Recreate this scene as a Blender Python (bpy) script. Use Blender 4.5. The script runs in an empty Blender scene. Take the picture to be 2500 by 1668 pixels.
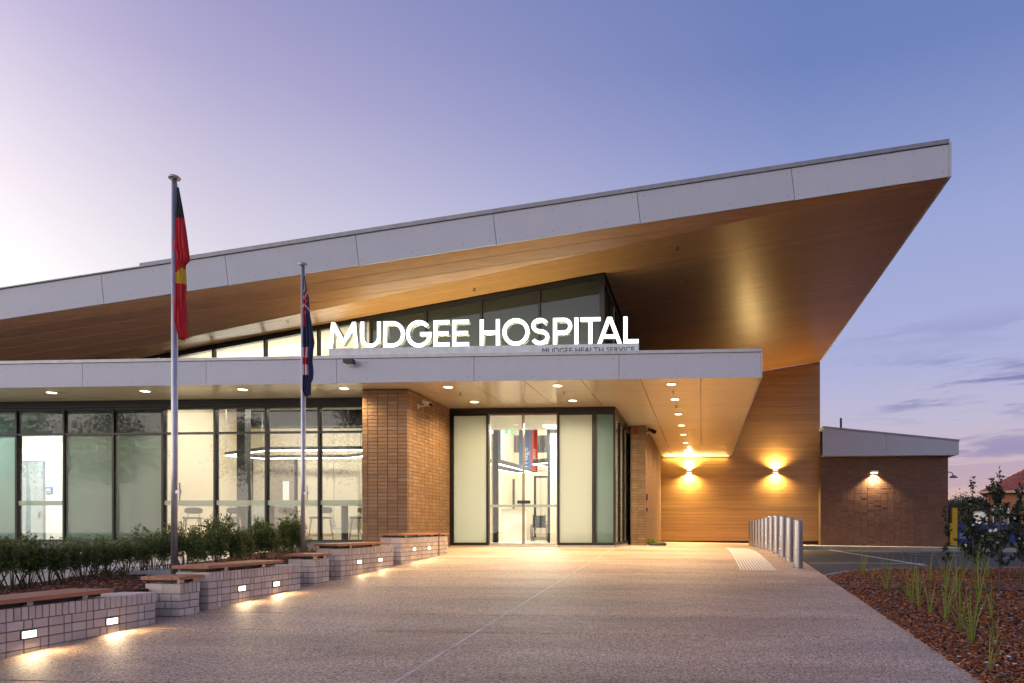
import bpy, bmesh, math, random
import numpy as np
from mathutils import Vector, Matrix
random.seed(7); RNG = np.random.default_rng(11)
S = bpy.context.scene
COL = S.collection
R = math.radians
# ------------------------------------------------------------------ camera
T = R(3.7); CT, ST = math.cos(T), math.sin(T)
ZC, FPX, PU, PV = 0.46, 1700.0, 1605.0, 1290.0        # eye height over the floor, focal length and principal point (2500 px frame)
cam = bpy.data.objects.new('camera', bpy.data.cameras.new('camera')); COL.objects.link(cam)
cam.data.sensor_width = 36; cam.data.lens = FPX / 2500 * 36
cam.data.shift_x = -(PU - 1250) / 2500; cam.data.shift_y = (PV - 834) / 2500
cam.data.clip_start = 0.1; cam.data.clip_end = 2000
cam.location = (0, 0, ZC); cam.rotation_euler = (R(90), 0, T)
S.camera = cam
# ------------------------------------------------------------------ colour helpers
def lin(c):
    c /= 255
    return c / 12.92 if c <= 0.04045 else ((c + 0.055) / 1.055) ** 2.4
def rgb(r, g, b): return (lin(r), lin(g), lin(b), 1)
# ------------------------------------------------------------------ sky
W = bpy.data.worlds.new('World'); S.world = W; W.use_nodes = True
nt = W.node_tree; nt.nodes.clear()
def N(t, tree=None, **kw):
    n = (tree or nt).nodes.new(t)
    for k, v in kw.items(): setattr(n, k, v)
    return n
def setramp(n, stops, interp='LINEAR'):
    cr = n.color_ramp; cr.interpolation = interp
    while len(cr.elements) > 1: cr.elements.remove(cr.elements[-1])
    cr.elements[0].position = stops[0][0]; cr.elements[0].color = stops[0][1]
    for p, c in stops[1:]:
        e = cr.elements.new(p); e.color = c
def math_(op, a, b=None, tree=None, clamp=False):
    n = N('ShaderNodeMath', tree, operation=op, use_clamp=clamp)
    for i, v in enumerate((a, b)):
        if v is None: continue
        if isinstance(v, (int, float)): n.inputs[i].default_value = v
        else: (tree or nt).links.new(v, n.inputs[i])
    return n.outputs[0]
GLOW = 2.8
tc = N('ShaderNodeTexCoord'); sep = N('ShaderNodeSeparateXYZ')
nt.links.new(tc.outputs['Generated'], sep.inputs[0])
X, Y, Z = sep.outputs
hl = math_('SQRT', math_('ADD', math_('ADD', math_('MULTIPLY', X, X), math_('MULTIPLY', Y, Y)), 1e-5))
side = math_('DIVIDE', math_('ADD', math_('MULTIPLY', X, CT), math_('MULTIPLY', Y, ST)), hl)   # -1 west glow ... +1 east
el = math_('MAXIMUM', Z, 0.0)
rl = N('ShaderNodeValToRGB'); rr = N('ShaderNodeValToRGB')
setramp(rl, [(0, rgb(252, 226, 205)), (.12, rgb(253, 242, 234)), (.25, rgb(251, 247, 246)), (.35, rgb(230, 221, 233)), (.49, rgb(188, 178, 214)), (.65, rgb(140, 142, 192)), (1, rgb(92, 112, 168))])
setramp(rr, [(0, rgb(226, 182, 168)), (.07, rgb(210, 182, 188)), (.14, rgb(195, 188, 212)), (.22, rgb(175, 180, 220)), (.38, rgb(158, 169, 216)), (.55, rgb(112, 132, 190)), (1, rgb(76, 104, 164))])
nt.links.new(el, rl.inputs[0]); nt.links.new(el, rr.inputs[0])
mr = N('ShaderNodeMapRange', interpolation_type='LINEAR'); mr.inputs[1].default_value = -.74; mr.inputs[2].default_value = .2
nt.links.new(side, mr.inputs[0])
mixs = N('ShaderNodeMix', data_type='RGBA'); nt.links.new(mr.outputs[0], mixs.inputs[0])
nt.links.new(rl.outputs[0], mixs.inputs[6]); nt.links.new(rr.outputs[0], mixs.inputs[7])
# evening clouds: thin streaks low in the east
cmb = N('ShaderNodeCombineXYZ')
nt.links.new(math_('MULTIPLY', side, 5.0), cmb.inputs[0])
nt.links.new(math_('MULTIPLY', math_('SUBTRACT', Z, math_('MULTIPLY', side, .05)), 34.0), cmb.inputs[1])
cn = N('ShaderNodeTexNoise'); cn.inputs['Scale'].default_value = 1.0; cn.inputs['Detail'].default_value = 7; cn.inputs['Roughness'].default_value = .62; cn.inputs['Distortion'].default_value = .3
cmb.inputs[2].default_value = 6.3
nt.links.new(cmb.outputs[0], cn.inputs['Vector'])
cband = N('ShaderNodeValToRGB'); setramp(cband, [(0, (.15,)*3+(1,)), (.085, (.3,)*3+(1,)), (.10, (.75,)*3+(1,)), (.12, (.6,)*3+(1,)), (.135, (.08,)*3+(1,)), (.165, (.9,)*3+(1,)), (.19, (1,)*3+(1,)), (.212, (.5,)*3+(1,)), (.235, (.1,)*3+(1,)), (.255, (.3,)*3+(1,)), (.28, (0,)*3+(1,))])
nt.links.new(el, cband.inputs[0])
cside = N('ShaderNodeMapRange', interpolation_type='SMOOTHSTEP'); cside.inputs[1].default_value = .12; cside.inputs[2].default_value = .40
nt.links.new(side, cside.inputs[0])
cden = N('ShaderNodeMapRange', interpolation_type='SMOOTHSTEP'); cden.inputs[1].default_value = .50; cden.inputs[2].default_value = .62
nt.links.new(math_('ADD', cn.outputs[0], math_('MULTIPLY', math_('SUBTRACT', side, .33), .3)), cden.inputs[0])
cf = math_('MULTIPLY', math_('MULTIPLY', math_('MULTIPLY', cden.outputs[0], cband.outputs[0]), cside.outputs[0]), .85)
mixc = N('ShaderNodeMix', data_type='RGBA'); nt.links.new(cf, mixc.inputs[0])
nt.links.new(mixs.outputs[2], mixc.inputs[6]); mixc.inputs[7].default_value = rgb(122, 122, 178)
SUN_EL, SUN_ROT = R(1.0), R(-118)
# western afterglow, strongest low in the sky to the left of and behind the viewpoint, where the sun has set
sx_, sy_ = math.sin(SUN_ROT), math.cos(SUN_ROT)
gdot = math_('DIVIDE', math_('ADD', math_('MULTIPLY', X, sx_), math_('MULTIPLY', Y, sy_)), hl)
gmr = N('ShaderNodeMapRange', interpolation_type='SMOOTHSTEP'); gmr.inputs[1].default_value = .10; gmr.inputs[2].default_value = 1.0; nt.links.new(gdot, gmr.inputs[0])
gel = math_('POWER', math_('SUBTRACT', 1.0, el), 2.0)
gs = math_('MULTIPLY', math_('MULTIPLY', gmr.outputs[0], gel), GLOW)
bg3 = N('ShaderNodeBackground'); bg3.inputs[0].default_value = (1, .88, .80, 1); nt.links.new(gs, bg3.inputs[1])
nish = N('ShaderNodeTexSky', sky_type='NISHITA', sun_disc=False, sun_elevation=SUN_EL, sun_rotation=SUN_ROT)
bg1 = N('ShaderNodeBackground'); bg1.inputs[1].default_value = .98; nt.links.new(mixc.outputs[2], bg1.inputs[0])
bg2 = N('ShaderNodeBackground'); bg2.inputs[1].default_value = .004; nt.links.new(nish.outputs[0], bg2.inputs[0])
addw = N('ShaderNodeAddShader'); nt.links.new(bg1.outputs[0], addw.inputs[0]); nt.links.new(bg2.outputs[0], addw.inputs[1])
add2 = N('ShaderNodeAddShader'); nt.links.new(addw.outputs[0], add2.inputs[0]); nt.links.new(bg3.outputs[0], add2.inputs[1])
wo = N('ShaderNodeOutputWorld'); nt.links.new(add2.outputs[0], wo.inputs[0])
# last afterglow of the sun, low in the west (left)
sun = bpy.data.objects.new('sun', bpy.data.lights.new('sun', 'SUN')); COL.objects.link(sun)
sun.data.energy = .12; sun.data.angle = R(25); sun.data.color = (1, .78, .66)
sd = Vector((math.sin(SUN_ROT) * math.cos(R(6)), math.cos(SUN_ROT) * math.cos(R(6)), math.sin(R(6))))
sun.rotation_euler = (-sd).to_track_quat('-Z', 'Y').to_euler(); sun.location = (-40, 30, 20)
# ------------------------------------------------------------------ exposure
S.view_settings.view_transform = 'Standard'; S.view_settings.look = 'None'
S.view_settings.exposure = 0; S.view_settings.gamma = 1; S.view_settings.use_curve_mapping = False
cy = S.cycles
cy.use_denoising = True; cy.max_bounces = 8; cy.diffuse_bounces = 4; cy.glossy_bounces = 4; cy.transparent_max_bounces = 16
cy.transmission_bounces = 6; cy.sample_clamp_indirect = 4; cy.caustics_reflective = False; cy.caustics_refractive = False
# ------------------------------------------------------------------ photo geometry
def ray(u, v):
    q = (u - PU) / FPX; w = -(v - PV) / FPX
    return Vector((q * CT - ST, CT + q * ST, w))
O = Vector((0, 0, ZC))
def atd(u, v, d): return O + ray(u, v) * d
def onb(u, v, b): r = ray(u, v); return O + r * (b / r.y)
def ona(u, v, a): r = ray(u, v); return O + r * (a / r.x)
def onz(u, v, z): r = ray(u, v); return O + r * ((z - ZC) / r.z)
def dep(a, b): return -ST * a + CT * b
def smin(x, y, k): h = max(k - abs(x - y), 0) / k; return min(x, y) - h * h * k * .25
def G(a, b):
    d = dep(a, b); f = min(1, max(0, (a + 4) / 6))
    cap = -.015 - .135 * f - max(0, d - 18.5) * (.0075 - .003 * f)
    return smin(.05 * d - .955, cap, .09)
# ------------------------------------------------------------------ materials
MATS = {}
def principled(name):
    m = bpy.data.materials.new(name); m.use_nodes = True
    t = m.node_tree; p = t.nodes['Principled BSDF']; return m, t, p
def mat(name, c1, c2=None, rough=.6, scale=6, stretch=(1, 1, 1), bump=0, bscale=None, metal=0, spec=.5, detail=6, rnd=0, island=False, coat=0, emit=None, es=0, bdist=.01, lo=.35, hi=.65):
    if name in MATS: return MATS[name]
    m, t, p = principled(name)
    p.inputs['Roughness'].default_value = rough; p.inputs['Metallic'].default_value = metal
    p.inputs['Specular IOR Level'].default_value = spec; p.inputs['Coat Weight'].default_value = coat
    c2 = c2 or tuple(min(1, x * .82) for x in c1[:3]) + (1,)
    co = N('ShaderNodeTexCoord', t); mp = N('ShaderNodeMapping', t); mp.inputs['Scale'].default_value = stretch
    t.links.new(co.outputs['Object'], mp.inputs[0])
    no = N('ShaderNodeTexNoise', t); no.inputs['Scale'].default_value = scale; no.inputs['Detail'].default_value = detail
    t.links.new(mp.outputs[0], no.inputs['Vector'])
    ra = N('ShaderNodeMapRange', t); ra.inputs[1].default_value = lo; ra.inputs[2].default_value = hi
    t.links.new(no.outputs[0], ra.inputs[0])
    mx = N('ShaderNodeMix', t, data_type='RGBA'); mx.inputs[6].default_value = c1; mx.inputs[7].default_value = c2
    t.links.new(ra.outputs[0], mx.inputs[0]); out = mx.outputs[2]
    if rnd:
        if island: r = N('ShaderNodeNewGeometry', t).outputs['Random Per Island']
        else: r = N('ShaderNodeObjectInfo', t).outputs['Random']
        hv = N('ShaderNodeHueSaturation', t); t.links.new(out, hv.inputs['Color'])
        v = N('ShaderNodeMapRange', t); v.inputs[3].default_value = 1 - rnd; v.inputs[4].default_value = 1 + rnd
        t.links.new(r, v.inputs[0]); t.links.new(v.outputs[0], hv.inputs['Value'])
        s2 = math_('FRACT', math_('MULTIPLY', r, 7.31, t), None, t)
        v2 = N('ShaderNodeMapRange', t); v2.inputs[3].default_value = 1 - rnd * .6; v2.inputs[4].default_value = 1 + rnd * .4
        t.links.new(s2, v2.inputs[0]); t.links.new(v2.outputs[0], hv.inputs['Saturation'])
        out = hv.outputs[0]
    t.links.new(out, p.inputs['Base Color'])
    if bump:
        b = N('ShaderNodeBump', t); b.inputs['Strength'].default_value = bump; b.inputs['Distance'].default_value = bdist
        nb = N('ShaderNodeTexNoise', t); nb.inputs['Scale'].default_value = bscale or scale * 3; nb.inputs['Detail'].default_value = 4
        t.links.new(mp.outputs[0], nb.inputs['Vector']); t.links.new(nb.outputs[0], b.inputs['Height']); t.links.new(b.outputs[0], p.inputs['Normal'])
    if emit:
        p.inputs['Emission Color'].default_value = emit; p.inputs['Emission Strength'].default_value = es
    MATS[name] = m; return m
def glow(name, c, s):
    m = bpy.data.materials.new(name); m.use_nodes = True; t = m.node_tree; t.nodes.clear()
    e = N('ShaderNodeEmission', t); e.inputs[0].default_value = c; e.inputs[1].default_value = s
    o = N('ShaderNodeOutputMaterial', t); t.links.new(e.outputs[0], o.inputs[0]); return m
def fres(t, ior):
    # thin panes: same reflectance from both sides of the sheet
    g = N('ShaderNodeNewGeometry', t); f = N('ShaderNodeFresnel', t)
    m = N('ShaderNodeMapRange', t); m.inputs[3].default_value = ior; m.inputs[4].default_value = 1 / ior
    t.links.new(g.outputs['Backfacing'], m.inputs[0]); t.links.new(m.outputs[0], f.inputs[0]); return f
def glass(name, tint=(.93, .96, .94, 1), ior=1.5, grough=.01):
    m = bpy.data.materials.new(name); m.use_nodes = True; t = m.node_tree; t.nodes.clear()
    a = N('ShaderNodeBsdfTransparent', t); a.inputs[0].default_value = tint
    g = N('ShaderNodeBsdfGlossy', t); g.inputs['Roughness'].default_value = grough
    f = fres(t, ior)
    x = N('ShaderNodeMixShader', t); t.links.new(f.outputs[0], x.inputs[0]); t.links.new(a.outputs[0], x.inputs[1]); t.links.new(g.outputs[0], x.inputs[2])
    o = N('ShaderNodeOutputMaterial', t); t.links.new(x.outputs[0], o.inputs[0]); return m
def frosted(name, dif, tra, mixf=.6, through=0.0, ior=1.5):
    m = bpy.data.materials.new(name); m.use_nodes = True; t = m.node_tree; t.nodes.clear()
    a = N('ShaderNodeBsdfDiffuse', t); a.inputs[0].default_value = dif
    b = N('ShaderNodeBsdfTranslucent', t); b.inputs[0].default_value = tra
    x = N('ShaderNodeMixShader', t); x.inputs[0].default_value = mixf; t.links.new(a.outputs[0], x.inputs[1]); t.links.new(b.outputs[0], x.inputs[2])
    last = x
    if through:
        tr = N('ShaderNodeBsdfTransparent', t); tr.inputs[0].default_value = (.85, .92, .88, 1)
        z = N('ShaderNodeMixShader', t); z.inputs[0].default_value = through; t.links.new(last.outputs[0], z.inputs[1]); t.links.new(tr.outputs[0], z.inputs[2]); last = z
    g = N('ShaderNodeBsdfGlossy', t); g.inputs['Roughness'].default_value = .02
    f = fres(t, ior)
    y = N('ShaderNodeMixShader', t); t.links.new(f.outputs[0], y.inputs[0]); t.links.new(last.outputs[0], y.inputs[1]); t.links.new(g.outputs[0], y.inputs[2])
    o = N('ShaderNodeOutputMaterial', t); t.links.new(y.outputs[0], o.inputs[0]); return m
def leafmat(name, c1, c2, trans=.35):
    m, t, p = principled(name); t.nodes.remove(p)
    r = N('ShaderNodeNewGeometry', t).outputs['Random Per Island']
    mx = N('ShaderNodeMix', t, data_type='RGBA'); mx.inputs[6].default_value = c1; mx.inputs[7].default_value = c2; t.links.new(r, mx.inputs[0])
    d = N('ShaderNodeBsdfPrincipled', t); d.inputs['Roughness'].default_value = .42; t.links.new(mx.outputs[2], d.inputs[0])
    tr = N('ShaderNodeBsdfTranslucent', t); t.links.new(mx.outputs[2], tr.inputs[0])
    x = N('ShaderNodeMixShader', t); x.inputs[0].default_value = trans; t.links.new(d.outputs[0], x.inputs[1]); t.links.new(tr.outputs[0], x.inputs[2])
    t.links.new(x.outputs[0], t.nodes['Material Output'].inputs[0]); return m
# fibre cement panels: grey with faint mottling
PANEL = mat('fibre_cement', (.455, .485, .56, 1), (.44, .47, .54, 1), rough=.42, scale=2.2, bump=.03, bscale=60, rnd=.03)
CAPM = mat('grey_capping', (.26, .27, .30, 1), rough=.35, metal=.2)
def woodmat(name, c1, c2, axis, rough, spec=.5):
    """prefinished wood-look boards: grain runs along axis; fine ribs make highlights stretch across the boards"""
    m, t, p = principled(name)
    co = N('ShaderNodeTexCoord', t); mp = N('ShaderNodeMapping', t)
    sc = [18, 18, 18]; sc[axis] = .5; mp.inputs['Scale'].default_value = sc
    t.links.new(co.outputs['Object'], mp.inputs[0])
    n1 = N('ShaderNodeTexNoise', t); n1.inputs['Scale'].default_value = 1; n1.inputs['Detail'].default_value = 8; n1.inputs['Roughness'].default_value = .7
    t.links.new(mp.outputs[0], n1.inputs['Vector'])
    ra = N('ShaderNodeValToRGB', t); setramp(ra, [(.3, c2), (.5, c1), (.72, tuple(x * 1.25 for x in c1[:3]) + (1,))]); t.links.new(n1.outputs[0], ra.inputs[0])
    hv = N('ShaderNodeHueSaturation', t); oi = N('ShaderNodeObjectInfo', t)
    v = N('ShaderNodeMapRange', t); v.inputs[3].default_value = .88; v.inputs[4].default_value = 1.1; t.links.new(oi.outputs['Random'], v.inputs[0])
    t.links.new(v.outputs[0], hv.inputs['Value']); t.links.new(ra.outputs[0], hv.inputs['Color']); t.links.new(hv.outputs[0], p.inputs['Base Color'])
    p.inputs['Roughness'].default_value = rough; p.inputs['Specular IOR Level'].default_value = spec
    mp2 = N('ShaderNodeMapping', t); s2 = [45, 45, 45]; s2[axis] = .25; mp2.inputs['Scale'].default_value = s2; t.links.new(co.outputs['Object'], mp2.inputs[0])
    n2 = N('ShaderNodeTexNoise', t); n2.inputs['Scale'].default_value = 1; n2.inputs['Detail'].default_value = 2; t.links.new(mp2.outputs[0], n2.inputs['Vector'])
    b = N('ShaderNodeBump', t); b.inputs['Strength'].default_value = .5; b.inputs['Distance'].default_value = .006
    t.links.new(n2.outputs[0], b.inputs['Height']); t.links.new(b.outputs[0], p.inputs['Normal'])
    return m
SOFW = woodmat('soffit_wood', (.33, .162, .064, 1), (.26, .123, .048, 1), 0, .32, .9)
WALLW = woodmat('wall_wood', (.35, .205, .075, 1), (.27, .155, .055, 1), 0, .42, .5)
DARKGAP = mat('dark_backing', (.03, .024, .02, 1), rough=.9)
SOFP = mat('cream_soffit', (.76, .69, .52, 1), (.71, .64, .48, 1), rough=.25, scale=1.5, stretch=(.25, 6, 6), metal=.2, spec=.6, bump=.05, bscale=9, rnd=.02, bdist=.004)
BLACKAL = mat('black_aluminium', (.018, .019, .022, 1), rough=.35, metal=.3)
BRICKR = mat('brown_brick', (.29, .172, .085, 1), (.225, .128, .062, 1), rough=.75, scale=14, bump=.25, bscale=70, rnd=.15)
BRICKRI = mat('brown_brick_mass', (.29, .172, .085, 1), (.225, .128, .062, 1), rough=.75, scale=14, bump=.25, bscale=70, rnd=.15, island=True)
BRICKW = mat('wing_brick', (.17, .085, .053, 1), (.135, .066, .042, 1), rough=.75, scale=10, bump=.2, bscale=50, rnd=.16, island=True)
MORTR = mat('warm_mortar', (.15, .105, .065, 1), rough=.9, bump=.2, bscale=90)
BRICKG = mat('grey_brick', (.80, .70, .59, 1), (.66, .55, .45, 1), rough=.8, scale=14, bump=.3, bscale=45, rnd=.13, detail=8)
MORTG = mat('grey_mortar', (.28, .235, .20, 1), rough=.95, bump=.4, bscale=60)
# rust-brown weathering under the seats of the benches: streaks drawn in the brick, vertical
TIMB = woodmat('seat_timber', (.48, .20, .10, 1), (.37, .145, .07, 1), 1, .5)
CONC = mat('pale_concrete', (.50, .48, .45, 1), (.42, .40, .38, 1), rough=.8, scale=3, bump=.1, bscale=40)
WHITE = mat('white_paint', (.78, .78, .76, 1), (.74, .74, .72, 1), rough=.5)
CREAM = mat('cream_wall', (.72, .63, .50, 1), (.70, .61, .48, 1), rough=.6)
CREAMP = mat('cream_panel', (.50, .45, .36, 1), (.47, .42, .34, 1), rough=.55, rnd=.03)
GREYDOOR = mat('grey_timber_door', (.27, .23, .19, 1), (.23, .195, .16, 1), rough=.5, scale=3, stretch=(12, 12, .6))
BLUEDOOR = mat('blue_grey_door', (.36, .42, .45, 1), rough=.45)
CHAR = mat('charcoal', (.05, .052, .055, 1), rough=.6)
FLOORM = mat('vinyl_floor', (.60, .57, .50, 1), (.55, .52, .46, 1), rough=.25)
STEEL = mat('brushed_steel', (.45, .44, .46, 1), (.36, .355, .38, 1), rough=.22, metal=.9, scale=3, stretch=(60, 60, .6))
POLEM = mat('pole_aluminium', (.55, .55, .58, 1), rough=.34, metal=.75)
OAK = mat('oak_legs', (.55, .36, .2, 1), (.46, .29, .15, 1), rough=.5, scale=5, stretch=(6, 6, .8))
GREYFAB = mat('grey_fabric', (.15, .16, .165, 1), rough=.9, bump=.1, bscale=200)
GREYSHELL = mat('grey_plastic', (.38, .41, .40, 1), rough=.4)
SOIL = mat('mulch_soil', (.035, .018, .011, 1), (.06, .028, .015, 1), rough=1, scale=20, bump=.6, bscale=50, bdist=.03)
CHIP = mat('bark_chip', (.36, .12, .045, 1), (.14, .05, .022, 1), rough=.85, scale=25, rnd=.55, island=True)
ASPH = mat('asphalt', (.050, .052, .058, 1), (.036, .038, .043, 1), rough=.75, scale=3, bump=.4, bscale=120, detail=9)
LINEP = mat('line_paint', (.72, .72, .72, 1), (.5, .5, .5, 1), rough=.6, scale=9, lo=.45, hi=.8)
KERB = mat('kerb_concrete', (.36, .34, .32, 1), (.29, .275, .26, 1), rough=.85, scale=5, bump=.15)
GRASS = mat('lawn', (.05, .085, .022, 1), (.075, .10, .03, 1), rough=1, scale=8, bump=.6, bscale=60)
EARTH = mat('dry_ground', (.10, .095, .06, 1), (.07, .075, .04, 1), rough=1, scale=.6)
LEAFH = leafmat('hedge_leaf', (.085, .14, .034, 1), (.27, .30, .08, 1), .45)
LEAFD = leafmat('dark_leaf', (.012, .024, .012, 1), (.03, .048, .022, 1), .2)
LEAFR = leafmat('tip_leaf', (.09, .06, .025, 1), (.10, .12, .03, 1))
BLADEM = leafmat('strap_leaf', (.13, .21, .025, 1), (.30, .36, .06, 1), .45)
GUM = leafmat('gum_leaf', (.035, .045, .022, 1), (.07, .075, .04, 1), .2)
BARK = mat('bark', (.10, .075, .055, 1), rough=.9, scale=8, bump=.3)
PETAL = mat('white_petal', (.8, .78, .75, 1), rough=.6)
CLEAR = glass('clear_glass')
FROST = frosted('frosted_glass', (.15, .185, .18, 1), (.40, .51, .47, 1), .72)
FROSTUP = frosted('smoked_glass', (.05, .07, .066, 1), (.10, .15, .13, 1), .6, .08, 1.6)
FROSTE = frosted('entry_frosted_glass', (.38, .40, .37, 1), (.74, .77, .69, 1), .7)
BAND = frosted('film_band', (.30, .36, .33, 1), (.5, .58, .5, 1), .5, .25)
LAMPW = glow('lamp_warm', (1, .80, .52, 1), 9)
LAMPC = glow('lamp_cool', (1, .95, .84, 1), 9)
# exposed aggregate paving
def aggregate():
    m, t, p = principled('exposed_aggregate')
    co = N('ShaderNodeTexCoord', t)
    vo = N('ShaderNodeTexVoronoi', t); vo.inputs['Scale'].default_value = 85; t.links.new(co.outputs['Object'], vo.inputs['Vector'])
    sp = N('ShaderNodeSeparateColor', t); t.links.new(vo.outputs['Color'], sp.inputs[0])
    ra = N('ShaderNodeValToRGB', t); setramp(ra, [(0, (.10, .055, .03, 1)), (.22, (.40, .25, .16, 1)), (.55, (.54, .375, .255, 1)), (.85, (.67, .50, .37, 1)), (1, (.80, .66, .54, 1))]); t.links.new(sp.outputs[0], ra.inputs[0])
    big = N('ShaderNodeTexNoise', t); big.inputs['Scale'].default_value = .7; big.inputs['Detail'].default_value = 7; big.inputs['Roughness'].default_value = .6
    mpb = N('ShaderNodeMapping', t); mpb.inputs['Scale'].default_value = (.5, 1.6, 1); t.links.new(co.outputs['Object'], mpb.inputs[0]); t.links.new(mpb.outputs[0], big.inputs['Vector'])
    mv = N('ShaderNodeMapRange', t); mv.inputs[1].default_value = .3; mv.inputs[2].default_value = .7; mv.inputs[3].default_value = .66; mv.inputs[4].default_value = 1.25; t.links.new(big.outputs[0], mv.inputs[0])
    mx = N('ShaderNodeMix', t, data_type='RGBA', blend_type='MULTIPLY'); mx.inputs[0].default_value = 1
    t.links.new(ra.outputs[0], mx.inputs[6]); t.links.new(mv.outputs[0], mx.inputs[7]); t.links.new(mx.outputs[2], p.inputs['Base Color'])
    p.inputs['Roughness'].default_value = .55
    b = N('ShaderNodeBump', t); b.inputs['Strength'].default_value = .55; b.inputs['Distance'].default_value = .006; b.invert = True
    t.links.new(vo.outputs['Distance'], b.inputs['Height']); t.links.new(b.outputs[0], p.inputs['Normal'])
    return m
AGG = aggregate()
# ------------------------------------------------------------------ mesh builder
class MB:
    def __init__(s): s.v = []; s.f = []; s.m = []
    def add(s, vs, fs, mi=0):
        o = len(s.v); s.v += [tuple(x) for x in vs]; s.f += [tuple(i + o for i in f) for f in fs]; s.m += [mi] * len(fs); return s
    def box(s, x0, x1, y0, y1, z0, z1, mi=0):
        return s.add([(x0, y0, z0), (x1, y0, z0), (x1, y1, z0), (x0, y1, z0), (x0, y0, z1), (x1, y0, z1), (x1, y1, z1), (x0, y1, z1)],
                     [(3, 2, 1, 0), (4, 5, 6, 7), (0, 1, 5, 4), (1, 2, 6, 5), (2, 3, 7, 6), (3, 0, 4, 7)], mi)
    def hexa(s, lo, hi, mi=0):
        """lo, hi: two polygons with the same number of corners"""
        n = len(lo)
        return s.add(list(lo) + list(hi), [tuple(reversed(range(n))), tuple(range(n, 2 * n))] + [(i, (i + 1) % n, (i + 1) % n + n, i + n) for i in range(n)], mi)
    def bar(s, p, q, w, h=None, mi=0, up=(0, 0, 1)):
        p, q = Vector(p), Vector(q); h = h or w; d = (q - p).normalized(); u = Vector(up)
        if abs(d.dot(u)) > .99: u = Vector((1, 0, 0))
        x = d.cross(u).normalized() * w / 2; y = x.cross(d).normalized() * h / 2
        c = lambda o: [o - x - y, o + x - y, o + x + y, o - x + y]
        return s.hexa(c(p), c(q), mi)
    def tube(s, pts, rad, n=8, mi=0, caps=True):
        pts = [Vector(p) for p in pts]; o = len(s.v); k = len(pts)
        for i, p in enumerate(pts):
            d = (pts[min(i + 1, k - 1)] - pts[max(i - 1, 0)]).normalized()
            u = Vector((0, 0, 1)) if abs(d.z) < .95 else Vector((1, 0, 0))
            x = d.cross(u).normalized(); y = d.cross(x); r = rad[i] if hasattr(rad, '__len__') else rad
            for j in range(n):
                a = 2 * math.pi * j / n; s.v.append(tuple(p + (x * math.cos(a) + y * math.sin(a)) * r))
        fs = [(o + i * n + j, o + i * n + (j + 1) % n, o + (i + 1) * n + (j + 1) % n, o + (i + 1) * n + j) for i in range(k - 1) for j in range(n)]
        if caps: fs += [tuple(o + j for j in reversed(range(n))), tuple(o + (k - 1) * n + j for j in range(n))]
        s.f += fs; s.m += [mi] * len(fs); return s
    def lathe(s, prof, c=(0, 0, 0), n=16, mi=0):
        o = len(s.v); k = len(prof)
        for r, z in prof:
            for j in range(n):
                a = 2 * math.pi * j / n; s.v.append((c[0] + r * math.cos(a), c[1] + r * math.sin(a), c[2] + z))
        fs = [(o + i * n + j, o + i * n + (j + 1) % n, o + (i + 1) * n + (j + 1) % n, o + (i + 1) * n + j) for i in range(k - 1) for j in range(n)]
        fs += [tuple(o + j for j in reversed(range(n))), tuple(o + (k - 1) * n + j for j in range(n))]
        s.f += fs; s.m += [mi] * len(fs); return s
    def mesh(s, name, mats, smooth=False, bevel=0):
        me = bpy.data.meshes.new(name); me.from_pydata(s.v, [], s.f)
        for m in (mats if isinstance(mats, (list, tuple)) else [mats]): me.materials.append(m)
        me.polygons.foreach_set('material_index', s.m)
        if bevel:
            bm = bmesh.new(); bm.from_mesh(me)
            bmesh.ops.bevel(bm, geom=[e for e in bm.edges if len(e.link_faces) == 2 and e.calc_face_angle(0) > .6], offset=bevel, segments=2, affect='EDGES', profile=.5)
            bm.to_mesh(me); bm.free()
        if smooth: me.polygons.foreach_set('use_smooth', [True] * len(me.polygons))
        me.update(); return me
    def build(s, name, mats, parent=None, smooth=False, bevel=0, loc=None, kind=None):
        return obj(name, s.mesh(name, mats, smooth, bevel), parent, loc, kind)
def obj(name, data, parent=None, loc=None, kind=None):
    o = bpy.data.objects.new(name, data); COL.objects.link(o)
    if parent: o.parent = parent
    if loc is not None: o.location = loc
    if kind: o['kind'] = kind
    return o
def tag(o, label, cat, group=None):
    o['label'] = label; o['category'] = cat
    if group: o['group'] = group
    return o
def thing(name, label, cat, loc=(0, 0, 0), group=None, rz=0):
    o = obj(name, None, loc=loc); o.empty_display_size = .2; o.rotation_euler.z = rz
    return tag(o, label, cat, group)
def tree_copy(src, loc, rz=0, label=None, scale=1):
    def cp(o, par):
        c = o.copy(); COL.objects.link(c); c.parent = par
        for ch in [x for x in KIDS.get(o.name, [])]: cp(ch, c)
        return c
    if src.name not in KIDS_DONE:
        for o in list(COL.objects):
            if o.parent: KIDS.setdefault(o.parent.name, [])
        def reg(o):
            KIDS[o.name] = list(o.children)
            for c in o.children: reg(c)
        reg(src); KIDS_DONE.add(src.name)
    c = cp(src, None); c.location = loc; c.rotation_euler.z = rz; c.scale = (scale,) * 3
    if label: c['label'] = label
    return c
KIDS = {}; KIDS_DONE = set()
UNIT = MB().box(-.5, .5, -.5, .5, -.5, .5).mesh('unit_block', [BRICKR])
def lamp(name, kind, loc, energy, color, parent=None, aim=(0, 0, -1), size=.1, spot=120, blend=.6, sy=None, spread=180):
    l = bpy.data.lights.new(name, kind); l.energy = energy; l.color = color
    if kind == 'SPOT': l.spot_size = R(spot); l.spot_blend = blend; l.shadow_soft_size = size
    elif kind == 'AREA':
        l.size = size; l.spread = R(spread)
        if sy: l.shape = 'RECTANGLE'; l.size_y = sy
    else: l.shadow_soft_size = size
    o = obj(name, l, parent, loc); o.rotation_euler = Vector(aim).to_track_quat('-Z', 'Y').to_euler(); return o
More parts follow.
